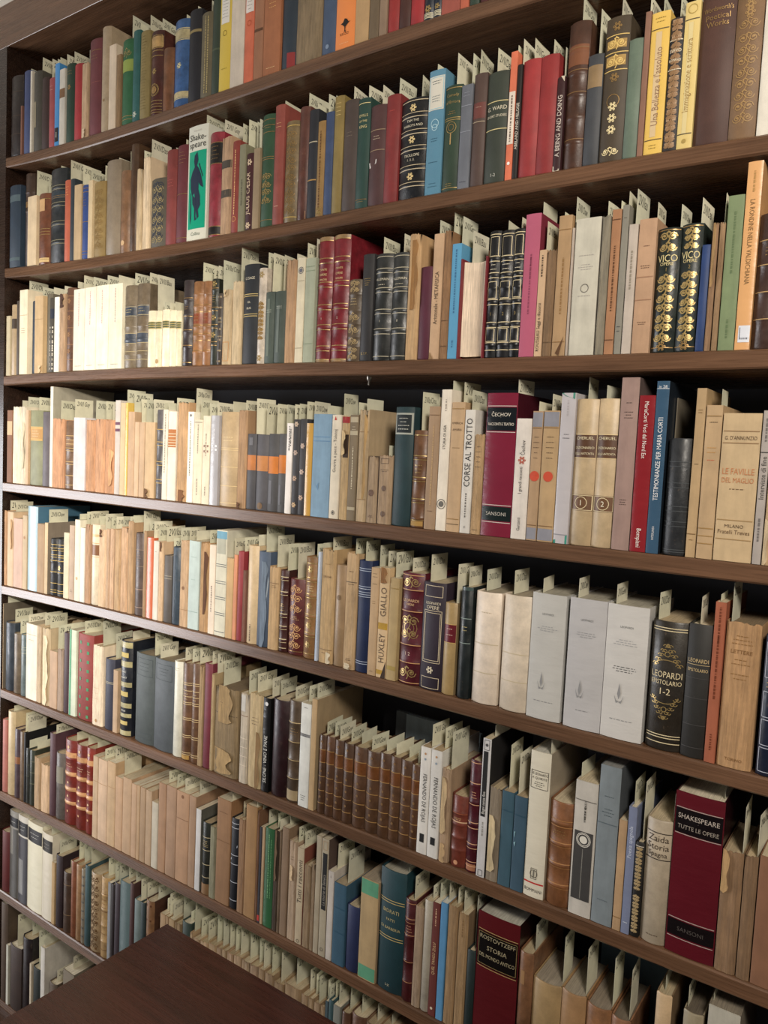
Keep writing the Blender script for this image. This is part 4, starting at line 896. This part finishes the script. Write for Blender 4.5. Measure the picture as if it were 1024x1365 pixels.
g1 500 566 325 L 7a2418 s=265 u=.8 | h .78 .6 .42 .26; b .8 .86 c8986c; b .58 .63 c8986c; b .4 .45 c8986c; b .24 .28 c8986c; c .92 4 d8b890; c .34 3 d8b890; c .5 3 d8b890; c .16 3 c89870; k .68 .74 e0c8a0 2 | red brown leather book with gilt bands, one of three
g1 570 623 345 L 7a2418 s=302 u=.9 | h .78 .6 .42 .26; b .8 .86 c8986c; b .58 .63 c8986c; b .4 .45 c8986c; b .24 .28 c8986c; c .92 4 d8b890; c .34 3 d8b890; c .5 3 d8b890; c .16 3 c89870; k .68 .74 e0c8a0 2 | red brown leather book with gilt bands, one of three | the last red gilt-banded book
g1 625 659 400 P d0ac82 | l .7 a8845c
g1 661 721 425 P d0ac82 s=350 | l .7 a8845c
g1 723 776 440 P cba478 s=342 | l .7 a8845c
g1 778 826 545 P c49c70 s=375
g1 828 886 550 P c49c70
g1 888 922 590 P b8936a
g1 924 945 600 P b8936a
g2 22 55 185 P b08f68
g2 57 93 205 P b08f68
g2 95 132 278 P bdb39a
g2 135 180 160 P a97f56 s=85 u=.95
g2 182 241 180 P ac855d s=107 u=.95
g2 245 320 215 P b0835a s=130 u=.5 | l .7 7a5638; c .95 4 7a5230 
g2 322 363 240 P ae8660 s=150 u=.9
g2 365 396 320 P c8c8c4 c=5a5a50 |  | thin white paperback | the thin white book
g2 398 450 405 L 2b2e28 | L d8c8a0 .8 .62 .42 .24; k .66 .76 c8b480 4; x .0 .15 8a6a48 .05 .95 | black leather book with gilt lines
g2 452 490 425 W 8a8468 s=365
g2 492 576 260 P 9a6c3e s=225 u=1. | k .85 .9 6a4628 1; l .6 7a5430
g2 578 623 380 H 11151f s=272 u=.9 | L c8ccd4 .95 .9 .6 .5 .3 .1; p c8ccd4 .1,.55 .9,.72 .9,.7 .1,.53 | black navy book with silver lines | the navy book with silver lines
g2 626 665 380 W 8f6a44
g2 668 736 300 P a8793a s=270 u=.9
g2 738 752 330 W 7a5230 s=295
g2 754 768 430 P 2a2c34 | b .02 .08 c03a30
g2 770 785 430 P b8946a s=325
g2 787 841 440 G 2f6a3e s=345 u=.9 | K .3 .95 7aa878; K .3 .9 5a8a5c .75 | green paperback with pale lettering | the green paperback
g2 843 871 450 W 4a3a28 s=385 | T .2 1.1 .5 1. 6a5234
g3 -10 4 130 W 7a6448
g3 6 47 110 P 8d7050 s=40
g3 49 99 190 W b39574 s=105 u=.9 | k .8 .85 7a5c40 2; T .2 .7 .6 .75 d8bc94
g3 103 143 235 P c9b690 s=135 u=.8 c=8a4028 | U .4 .9 4a4034 Tutti i racconti; g .03 3 4a4034
g3 146 190 340 W 8a7050
g3 192 213 330 W 8a7050
g3 215 246 160 P b8a68c
g3 248 291 180 P b8a88e c=5a4438 | x .4 .88 141414 .2 .85; U .44 .7 9a948a La morte di Seneca; g .06 3 5a5044; f .91 .98 a88a6a .3 | tan paperback with a long black panel
g3 293 328 380 P d0c8b4 s=210 u=.9 | t .94 4 2a2a2a S
g3 330 404 460 P 2a5a72 s=255 u=.9 p=a89470 | l .7 244e64; l .4 244e64 | worn blue paperback | the worn blue paperback
g3 410 490 600 H 1f2a55 
g3 493 600 435 P b8965e p=a89474 c=a8885a | b .85 .995 5a9a78; b .01 .14 5a9a78 | tan paperback with green ends | the tan paperback with green ends
g3 602 756 380 H 0f3a42 s=355 u=1. p=b0a890 | L c8b070 .76 .74 .46 .44; t .67 6.5 b8aa78 BIDRATI; t .6 5 b8aa78 FATTI; t .53 5 b8aa78 DI BARBERIA; t .06 5 b8b498 I-X | thick dark teal hardcover with gilt lines | the thick dark teal hardcover
g3 760 830 560 L 4a1418 s=412 u=.7 | h .8 .64 .4 .2; L b88860 .82 .78 .66 .4 .2 .97; k .68 .76 c89870 3
g3 834 888 600 W 9a8060 y=900
g4 82 122 170 V b9ae98 s=85 u=.6 y=700
g4 124 163 180 P 6a2318 s=70 u=.3 y=750 | U .37 .65 d8b888 QUEL TANGO ZULU; K .8 .95 c8a080; c .07 2.5 d8c8b0 | dark red-brown paperback lettered in cream
g4 165 201 180 P 4a9ad0 s=65 u=.9 y=780 p=c8c8bc |  | thin light blue paperback | the thin light blue paperback
g4 204 258 195 W a8834e s=95 y=780
g4 262 318 235 W a07c48 s=112 u=.2 y=780 c=8a6c44 | K .8 .95 7a5c34
g4 320 362 440 H 1c2e2c s=140 y=780
g4 366 600 265 G 5c0e16 p=b8b4a0 y=830 c=240808 | b .6 .86 0e0c0c; L a8905c .87 .59; t .82 7 a89c7c ROSTOVTZEFF; t .745 7.5 a89c7c STORIA; t .68 7 a89c7c DEL MONDO ANTICO; f .61 .85 8a7448 .45 | thick crimson book with a black title label | the low crimson book
g4 603 682 455 L 7a5230 s=300 u=.95 y=700 | x .72 .84 9a744c .2 .5
g4 685 837 620 V b5935c s=365 u=1. y=740 p=9a8c74
g4 847 977 680 V a87b48 s=430 u=1. y=760 p=9a8c74
g5 75 205 560 L 8a5c34 s=300 u=1. y=600 p=8a7a64
g5 210 310 620 L 8a6040 s=365 u=.95 y=630 p=6a5c48
g5 440 525 490 V c8a878 s=390 u=.4 y=540 c=8a6c44
g5 580 688 590 V a89878 s=440 u=.0 y=620 p=6a5c48
g5 710 885 570 P c9c2ae s=475 u=.0 y=610 p=8a7c64 c=8a7c64
#8
h1 -30 46 215 H 5c1614 y=400 |  | dark red hardcover at the dim end
h1 50 97 95 G 8a867c | b .82 .93 101318; x .0 .8 4a4844 .02 .98; x .5 .8 a8a498 .02 .5; k .85 .9 e0e0d8 1 | white jacketed book with a black label and a photograph
h1 100 154 125 G d0ccc0 s=85 u=.9 | b .78 .93 101318; x .0 .76 3a3a40 .02 .98; x .1 .5 a8a8a4 .1 .6; k .82 .9 e0e0d8 2 | white jacketed book with a black label and grey photograph
h1 157 239 170 G dcd4c0 s=140 u=.8 | b .78 .93 101318; k .82 .9 e0e0d8 2 | plain white jacketed book with a black label
h1 241 300 230 G dcd4c0 s=190 u=.8 | b .79 .93 2a2824; k .82 .9 a8a498 2 | white jacketed book with a charcoal label | the last white jacket
h1 302 318 400 P b8945c
h1 322 356 360 H 2e1f24 s=270 u=.1
h1 359 408 460 L 4a3628 s=385 u=.5 | l .8 8a7050; l .3 8a7050
h1 410 436 395 L 8a5030 s=270
h1 438 470 415 L a07a52 s=280
h1 472 492 440 L 8a8070 | q .1 .9 5a5a5a 8
h1 494 516 420 H 34525a s=290
h1 520 580 465 L a08860 | o .05 .95 5a4020 1.3; q .05 .95 6a4c28 9 | patterned gilt brown leather book | the patterned gilt book
h1 582 630 490 L b08c58 s=375 u=.5 | h .78 .6 .4 .2; k .6 .75 7a4a28 3; L 7a5430 .8 .58 .3 .1
h1 632 648 520 P 8a9090
h1 650 666 530 H 2a2226 s=410
h1 668 698 525 H 3a3036 s=420
h1 700 756 515 G 5a7074 s=430 u=.3 |  | teal grey jacketed book | the teal grey jacket
h1 758 780 525 H 4a2a28 s=445
h1 782 820 625 H 6a7c7c s=500 u=.7
h1 822 850 640 H 2a3a3c s=520 u=.8
h1 852 905 630 L 8a6238 s=540 u=.9 y=700 c=4a2c1c | q .1 .95 5a3418 6 | brown leather book with dark spots | the spotted brown book
h2 142 172 165 P b89460 s=75
h2 174 190 178 P a88458 s=48
h2 192 222 195 P a88858 s=100
h2 224 260 215 W 9a7a50 s=72
h2 264 312 215 H 2a3a32 s=150 |  | dark green hardcover by the desk corner | the dark green book
h2 315 326 270 W b89868 s=100
h2 328 366 302 W a88860 s=190
h2 368 412 322 W b09068 s=208
h2 415 460 335 W a88860 s=165
h2 463 490 355 W a88860 s=188 |  | light brown worn paperback beyond the desk | the worn book beyond the desk
h2 493 520 368 W a88860 s=222
h2 523 556 388 W a88860 s=238
h2 559 603 402 W a08058 s=250
h2 606 649 430 W a08058 s=280
h2 652 696 456 W a08058 s=305
h2 699 733 476 W a08058 s=330
h2 736 785 502 W a08058 s=350
h2 788 843 556 W a08058 s=382
h2 846 940 576 W 9a7a50 s=412
h2 945 982 622 W a08058 s=480
h2 985 1014 640 W a08058 s=505
h3 249 285 412 W a08058 s=265
h3 288 312 432 W a08058 s=283
h3 315 331 405 P 3a5058 s=318 |  | slim teal paperback by the desk edge | the slim teal book
h3 333 358 402 H 2a4a50 s=290
h3 360 400 432 P 7a7a70 s=310
h3 403 450 472 L 5a3a26 s=325
h3 453 540 492 L 6a4630 s=365
h3 545 618 535 W 8a6a48 s=418
h3 622 700 560 W 8a6a48 s=480
#9
h1 -20 34 640 H 4a3a2c y=900
h1 36 47 890 P c8c4b4 y=1000 |  | thin white paperback | the thin white book
h1 50 115 900 H 3a2c26 s=712 y=1050
h1 120 172 850 L 1c1214 y=1050 s=745
h1 176 184 1000 P c8b898 y=1100
h1 188 236 1030 H 1a2420 s=790 y=1100 |  | green black hardcover | the green black book
h1 240 264 905 P d0ccbc s=850 y=1050
h1 285 330 1120 H 5a4a38 s=1040 y=1140
h1 372 438 1050 P 8a7c68 s=960 y=1080
'''
# ---------------------------------------------------------------- room shell
def struct(name, mb, loc=(0, 0, 0)):
    o = mb.obj(name, None, loc); o['kind'] = 'structure'; return o

WOOD = srgb('664a36'); WOOD_IN = srgb('4a352a')
YB = DEPTH                      # back of the shelves
TOPZ = CZ + 1.012               # underside of the cornice board
def room():
    m = MB(); m.box(-4.6, 1.6, -3.2, .6, -.06, 0, srgb('4a3426'), 'wood'); struct('floor', m)
    m = MB(); m.box(-4.6, 1.6, YB + .03, YB + .13, 0, 3.1, srgb('cfc8bc'), 'plaster'); struct('wall_back', m)
    m = MB(); m.box(-4.7, -4.6, -3.2, .6, 0, 3.1, srgb('b8b0a4'), 'plaster'); struct('wall_left', m)
    m = MB(); m.box(-4.7, 1.7, -3.2, .6, 3.1, 3.2, srgb('cfcac0'), 'plaster'); struct('ceiling', m)
room()

# ---------------------------------------------------------------- the bookcase
case = thing('bookcase', 'dark walnut wall bookcase with eight bowed shelves full of old books', 'bookcase', (0, 0, 0))
def board(k):
    """one shelf board, following its own slight bow; top edge at shelf_z"""
    m = MB(); n = 40; xs = [XL + (XR - XL) * i / n for i in range(n + 1)]
    e = .0025
    prof = lambda z: [(0 + e, z), (0, z - e), (0, z - THICK + e), (e, z - THICK), (YB, z - THICK), (YB, z)]
    rows = [[(x, y, z) for y, z in prof(shelf_z(k, x))] for x in xs]
    P = [[r[j] for r in rows] for j in range(6)] + [[r[0] for r in rows]]
    for a, b in zip(P, P[1:]): m.grid([a, b], WOOD, 'wood', smooth=False, flip=False)
    m.quad(rows[0], WOOD, 'wood'); m.quad(rows[-1][::-1], WOOD, 'wood')
    m.obj('shelf', case)
for k in range(1, 9): board(k)
def boxpart(name, b, col=WOOD, mat='wood'):
    m = MB(); m.box(*b, col, mat); return m.obj(name, case)
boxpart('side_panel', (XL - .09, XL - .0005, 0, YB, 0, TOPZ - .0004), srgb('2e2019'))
boxpart('side_panel', (XR + .0005, XR + .03, 0, YB, 0, TOPZ - .0004), srgb('2e2019'))
boxpart('back_panel', (XL - .03, XR + .03, YB + .001, YB + .02, 0, TOPZ + .1), srgb('66666c'), 'plaster')
boxpart('base_board', (XL, XR, .004, YB, .001, CZ - 1.6002))
def cornice():
    m = MB(); e = .0008; pr = [(e, TOPZ), (0, TOPZ + e), (-.002, TOPZ + .105), (YB, TOPZ + .105), (YB, TOPZ)]
    a = [(XL - .06, y, z) for y, z in pr]; b = [(XR + .06, y, z) for y, z in pr]
    for i in range(len(pr)):
        j = (i + 1) % len(pr); m.quad([a[i], b[i], b[j], a[j]], WOOD, 'wood')
    m.quad(a[::-1], WOOD, 'wood'); m.quad(b, WOOD, 'wood'); m.obj('cornice', case)
cornice()
# turned steel shelf pin showing under the third board
m = MB(); px = front_x(492, 515, .03); zz = shelf_z(3, px) - THICK
ringp = [[(px + r * math.cos(a * .7854), .03 + r * math.sin(a * .7854), zz - dz) for a in range(9)] for r, dz in ((.005, .0002), (.0045, .005), (.002, .007), (.0022, .014), (.0003, .0155))]
m.grid(ringp, srgb('a8a49c'), 'steel'); m.obj('shelf_pin', case)

# ---------------------------------------------------------------- the desk corner in front of the shelves
TZ = .78
def desk():
    s = (CZ - TZ) / .74
    xa, yc = -.910 * s, -1.12 + .766 * s
    t = thing('desk', 'dark brown wooden desk, one top corner reaching in front of the lower shelves', 'desk', (xa + .9, yc - .45, 0))
    def bp(name, b):
        m = MB(); x0, x1, y0, y1, z0, z1 = b; e = .004; c = srgb('40211a')
        lo = [(x0, y0), (x1, y0), (x1, y1), (x0, y1)]; hi = [(x0 + e, y0 + e), (x1 - e, y0 + e), (x1 - e, y1 - e), (x0 + e, y1 - e)]
        m.quad([(x, y, z0) for x, y in lo][::-1], c, 'wood'); m.quad([(x, y, z1) for x, y in hi], c, 'wood')
        for i in range(4):
            j = (i + 1) % 4
            m.quad([lo[i] + (z0,), lo[j] + (z0,), lo[j] + (z1 - e,), lo[i] + (z1 - e,)], c, 'wood')
            m.quad([lo[i] + (z1 - e,), lo[j] + (z1 - e,), hi[j] + (z1,), hi[i] + (z1,)], c, 'wood')
        m.obj(name, t)
    bp('desk_top', (-.9, .75, -.3, .45, TZ - .03, TZ))
    bp('apron', (-.84, .69, -.25, .39, TZ - .11, TZ - .0302))
    for x in (-.84, .63):
        for y in (-.25, .33): bp('leg', (x, x + .06, y, y + .06, 0, TZ - .1102))
desk()

# ---------------------------------------------------------------- reading the book list
CROP = {'a1': (0, 0, 3.938), 'a2': (240, 0, 3.938), 'a3': (460, 0, 3.413), 'b1': (0, 170, 3.938), 'b2': (240, 120, 3.938), 'b3': (480, 60, 3.793), 'b4': (740, 0, 3.606),
        'c1': (0, 330, 4.876), 'c2': (190, 320, 4.876), 'c3': (380, 290, 4.452), 'c4': (590, 260, 4.452), 'c5': (790, 200, 4.376),
        'd1': (0, 500, 5.12), 'd2': (180, 500, 5.12), 'd3': (360, 510, 4.655), 'd4': (560, 490, 4.452), 'd5': (780, 490, 4.197),
        'e1': (0, 650, 5.12), 'e2': (180, 670, 4.876), 'e3': (360, 690, 4.267), 'e4': (570, 730, 4.267), 'e5': (780, 760, 4.197),
        'f1': (0, 790, 5.12), 'f2': (180, 840, 5.12), 'f3': (340, 890, 4.267), 'f4': (530, 940, 4.452), 'f5': (740, 990, 3.606),
        'g1': (0, 930, 5.12), 'g2': (180, 1010, 4.655), 'g3': (370, 1080, 4.655), 'g4': (540, 1160, 4.096), 'g5': (760, 1200, 3.879),
        'h1': (0, 1060, 4.452), 'h2': (180, 1180, 4.267), 'h3': (360, 1240, 4.267)}
FRONT = .004                    # spines stand this far behind the shelf edge
def read_books():
    rows = {}; k = 0
    for line in BOOKS.strip().split('\n'):
        if line.startswith('#'): k = int(line[1:]); rows[k] = []; continue
        f = [a.strip() for a in line.split('|')]
        a = f[0].split(); x0, y0, s = CROP[a[0]]
        b = {'row': k, 'typ': a[4], 'col': a[5], 'slip': None, 'u': .5, 'd': 0.0, 'side': None, 'pages': None, 'ym': None,
             'decor': [t.split() for t in (f[1].split(';') if len(f) > 1 else []) if t.strip()],
             'look': f[2] if len(f) > 2 else '', 'mark': f[3] if len(f) > 3 else ''}
        for q in a[6:]:
            key, v = q.split('=')
            if key == 's': b['slip'] = float(v) / s + y0
            elif key == 'u': b['u'] = float(v)
            elif key == 'd': b['d'] = float(v) / 1000
            elif key == 'c': b['side'] = v
            elif key == 'p': b['pages'] = v
            elif key == 'y': b['ym'] = float(v) / s + y0
        pl, pr, yt = float(a[1]) / s + x0, float(a[2]) / s + x0, float(a[3]) / s + y0
        if a[0] in ('h2', 'h3'): b['ym'] = yt
        Y = FRONT + b['d']
        ym = b['ym']
        if ym is None:          # foot of the spine: where this column meets the shelf
            ym = 600.0
            for _ in range(6):
                X = front_x((pl + pr) / 2, ym, Y); ym = project(Vector((X, Y, shelf_z(k, X))))[1]
        b['x0'], b['x1'] = front_x(pl, ym, FRONT), front_x(pr, ym, FRONT)
        b['yt'] = yt; b['Y'] = Y
        rows[k].append(b)
    for k, L in rows.items():
        L.sort(key=lambda b: b['x0'] + b['x1'])
        L[0]['x0'] = max(L[0]['x0'], XL + .0004)
        for p, q in zip(L, L[1:]):
            if abs(q['x0'] - p['x1']) < .004 or q['x0'] < p['x1']:
                mid = (q['x0'] + p['x1']) / 2; p['x1'] = mid - .00015; q['x0'] = mid + .00015
        for p, q in zip(L, L[1:]):
            if p['x1'] - p['x0'] < .0026: p['x1'] = p['x0'] + .0026
            if q['x0'] < p['x1'] + .0002: q['x0'] = p['x1'] + .0002
        for i, b in enumerate(L):
            b['i'] = i
            X = (b['x0'] + b['x1']) / 2
            b['z'] = max(shelf_z(k, b['x0'] + (b['x1'] - b['x0']) * i_ / 4) for i_ in range(5)) + .0005
            top = height_at(X, b['Y'], b['yt']); room_ = (shelf_z(k - 1, X) - THICK if k > 1 else TOPZ) - b['z'] - .006
            b['h'] = max(.06, min(top - b['z'], room_, .33))
            pt = project(Vector((X, b['Y'], b['z'])))
            b['area'] = (pt[1] - max(0, b['yt'])) * (project(Vector((b['x1'], b['Y'], b['z'])))[0] - project(Vector((b['x0'], b['Y'], b['z'])))[0])
    return rows
ROWS = read_books()
SHELFNAME = {1: 'top shelf', 2: 'second shelf', 3: 'third shelf', 4: 'fourth shelf', 5: 'fifth shelf', 6: 'sixth shelf', 7: 'seventh shelf', 8: 'eighth shelf', 9: 'lowest shelf'}
ORD = ['', 'first', 'second', 'third', 'fourth', 'fifth', 'sixth', 'seventh', 'eighth', 'ninth', 'tenth', 'eleventh', 'twelfth', 'thirteenth', 'fourteenth', 'fifteenth',
       'sixteenth', 'seventeenth', 'eighteenth', 'nineteenth', 'twentieth', '21st', '22nd', '23rd', '24th', '25th', '26th', '27th', '28th', '29th', '30th']
def _nth(n): return str(n) + {1: 'st', 2: 'nd', 3: 'rd'}.get(n % 10, 'th')
ORD += [_nth(n) for n in range(len(ORD), 80)]
def describe():
    for k, L in ROWS.items():
        marks = [b for b in L if b['mark']]
        for b in L:
            look = b['look'] or (color_name(b['col']) + ' ' + KIND[b['typ']][1])
            b['short'] = look
            if b['mark'] and b['look']:
                b['label'] = look + ', ' + SHELFNAME[k]; b['where'] = b['mark']; continue
            m = min(marks, key=lambda q: abs(q['i'] - b['i'])) if marks else None
            if m is None or m is b:
                n = b['i'] + 1; place = ORD[n] + ' from the end'
            else:
                dd = b['i'] - m['i']; side = 'right' if dd > 0 else 'left'
                place = ('just ' if abs(dd) == 1 else ORD[abs(dd)] + ' ') + side + ' of ' + m['mark']
            b['where'] = ' '.join(look.split(',')[0].split(' with ')[0].split()[:6]) + ' ' + place
            words = (look + ' , ' + place).replace(' ,', ',').split()
            if len(words) + 2 <= 16: b['label'] = look + ', ' + SHELFNAME[k] + ', ' + place
            elif len(words) <= 16: b['label'] = look + ', ' + place
            else:
                n = 16 - len(place.split()); q = look.split(',')[0].split()[:n]
                while q[-1] in ('with', 'a', 'an', 'and', 'two', 'its', 'in', 'of', 'the', 'thin', 'large', 'grey', 'white', 'up', 'on', 'long', 'near'): q.pop()
                b['label'] = ' '.join(q) + ', ' + place
describe()

ALL = [b for L in ROWS.values() for b in L]
BIG = set(id(b) for b in sorted(ALL, key=lambda b: -b['area'])[:300])
BPROTO = {}
crowd = MB()
for b in ALL:
    rnd = random.Random(int(b['x0'] * 1e5) + b['row'] * 7919)
    w = b['x1'] - b['x0'] - (.0014 if b['typ'] in 'WP' else .0006)
    h = b['h']; w = max(w, .0015)
    d = min(max(.085, h * rnd.uniform(.64, .72)), YB - b['Y'] - .006, .215 if not (b['row'] == 7 and b['x0'] > -.55) else .17)
    pages = b['pages'] or rnd.choice(['c8b286', 'bfa878', 'd0bc92', 'b89f72'] if b['typ'] in 'LWV' else ['d0c09a', 'd8caa8', 'c8b48a'])
    parts, S = build_book(w, h, d, b['typ'], b['col'], b['side'], pages, b['decor'], rnd)
    loc = ((b['x0'] + b['x1']) / 2, b['Y'], b['z'])
    b['depth'] = d; b['ptop'] = h - ({'H': .0028, 'L': .0026, 'V': .0022, 'G': .0022, 'P': .0002, 'W': .0046, 'F': .004}[b['typ']]); b['w'] = w; b['bulge'] = S.bulge
    if id(b) in BIG:
        t = thing(KIND[b['typ']][0], b['label'], 'book', loc, 'books on the ' + SHELFNAME[b['row']])
        cv = None
        for n, mb, lab in parts:
            q = mb.obj(n, t if n in ('cover', 'page_block', 'torn_flap') else cv, (0, 0, 0), lab)
            if n == 'cover': cv = q
    else:
        for n, mb, lab in parts: crowd.extend(mb, loc)
o = crowd.obj('small_old_book_mass'); o['kind'] = 'stuff'; o['category'] = 'books'
o['label'] = 'slimmer and more distant old books filling the gaps along all the shelves'

# ---------------------------------------------------------------- the call-number slips standing up out of the books
CODES = ['2VI/I/Dan', '2VII/Oaw', '2VI/I Gay', '2VIIa/Onu', '2VII/Das', '2VI/IGew', '2VIII/Bau', '2VI/Iau']
def build_slip(wd, ht, lo, seed, bw):
    """y 0..wd runs into the shelf, z lo..ht; two faces, a hair thick, gently curled"""
    rnd = random.Random(seed); m = MB(); t = MB(); c = srgb(rnd.choice(['d6d4ba', 'dad6bc', 'd0cfb8', 'dedac2'])); th = .00016
    cur = rnd.uniform(-1, 1) * min(.0008, bw * .08)
    X = lambda y, z: cur * math.sin(math.pi * y / wd)
    for sx in (1, -1):
        P = [[(X(wd * j / 5, z) + sx * th, wd * j / 5, z) for j in range(6)] for z in (lo, ht)]
        m.grid(P, c, 'slip', flip=sx < 0)
    m.quad([(X(0, 0) - th, 0, lo), (X(0, 0) + th, 0, lo), (X(0, 0) + th, 0, ht), (X(0, 0) - th, 0, ht)], c, 'slip')
    m.quad([(X(0, 0) - th, 0, ht), (X(0, 0) + th, 0, ht), (X(wd, 0) + th, wd, ht), (X(wd, 0) - th, wd, ht)], c, 'slip')
    vs, fs, tw, tht = text_shape(rnd.choice(CODES)); k = wd * .7 / tw; k2 = k * 1.7
    sh = .25
    if ht > .024: t.tris([(X(wd * .46 + v[0] * k, 0) + th + .0002, wd * .46 + (v[0] + v[1] * sh) * k, ht - .013 + v[1] * k2) for v in vs], fs, srgb('1e1c18'), 'ink')
    return m, t
slips = []
for b in ALL:
    if b['slip'] is None: continue
    rnd = random.Random(int(b['x0'] * 1e5) + 31)
    inner = max(.0006, b['w'] - .0045)
    xo = (b['u'] - .5) * inner * .92; xc = (b['x0'] + b['x1']) / 2 + xo
    yo = max(.006, b['bulge'] + .004) + rnd.uniform(0, .012)
    zt = height_at(xc, b['Y'] + yo, b['slip']); base = b['z'] + b['ptop'] + .0003
    k = b['row']; lim = (shelf_z(k - 1, xc) - THICK if k > 1 else TOPZ) - .003
    zt = min(zt, lim, base + .105)
    if zt - base < .004: continue
    wd = min(.05 + rnd.uniform(-.003, .004), b['depth'] - yo - .004)
    slips.append((b, xc, b['Y'] + yo, base, zt - base, wd, rnd))
slips.sort(key=lambda s: -s[4] * s[5] / ((Vector((s[1], s[2], s[3])) - CAMP).length ** 2))
mass = MB()
for n, (b, xc, y, base, ht, wd, rnd) in enumerate(slips):
    m, t = build_slip(wd, ht, 0.0, int(xc * 1e5) + b['row'], b['w'])
    if n < 300:
        lab = 'paper slip in the ' + b['where'].replace('the ', '', 1) if b['where'].startswith('the ') else 'paper slip in the ' + b['where']
        ws = lab.split()
        if len(ws) > 16: lab = lab.replace('paper slip', 'slip', 1)
        if len(ws) <= 13: lab += ', ' + SHELFNAME[b['row']]
        s = m.obj('paper_slip', None, (xc, y, base)); s['label'] = ' '.join(lab.split()[:16]); s['category'] = 'paper slip'; s['group'] = 'call-number slips on the ' + SHELFNAME[b['row']]
        room_ = max(0.0, min(.10, (b['w'] * .3) / .05))
        s.rotation_euler = (rnd.uniform(-.02, .02), 0, rnd.uniform(-1, 1) * room_)
        if t.f: t.obj('handwritten_lettering', s)
    else:
        mass.extend(m, (xc, y, base)); mass.extend(t, (xc, y, base))
if mass.f:
    o = mass.obj('small_paper_slip_mass'); o['kind'] = 'stuff'; o['category'] = 'paper slips'; o['label'] = 'shorter pale paper slips peeping out of the more distant books'

# ---------------------------------------------------------------- folders leaning on the back panel
def folder(name, label, px0, px1, yt, row, colr, dy):
    Y = YB - dy
    X0, X1 = front_x(px0, yt + 30, Y), front_x(px1, yt + 30, Y)
    z0 = max(shelf_z(row, X0), shelf_z(row, X1)) + .0003; z1 = min(height_at((X0 + X1) / 2, Y, yt), shelf_z(row - 1, X0) - THICK - .004, shelf_z(row - 1, X1) - THICK - .004)
    t = thing(name, label, 'folder', ((X0 + X1) / 2, Y, z0)); w = (X1 - X0) / 2; h = z1 - z0
    m = MB(); m.box(-w, w, 0, .001, 0, h, srgb(colr), 'paper'); m.box(-w, w, .007, .008, 0, h, srgb(colr), 'paper'); m.box(-w, -w + .001, .001, .007, 0, h, srgb(colr), 'paper'); m.obj('cover', t)
    m = MB(); m.box(-w + .002, w - .003, .0013, .0067, .001, h - .003, srgb('c8c4b0'), 'pages'); m.obj('page_block', t)
folder('card_folder', 'grey card folder standing at the back of the sixth shelf behind the small leather set', 527, 590, 955, 6, '8a9298', .095)
folder('card_folder', 'pale blue card folder at the back of the sixth shelf, beside the white paperbacks', 540, 640, 965, 6, 'b8c8d0', .11)
folder('card_folder', 'slate blue card folder leaning at the back of the seventh shelf above the tan books', 800, 890, 1262, 7, '8aa4b4', .085)
print('books', len(ALL), 'slips', len(slips))
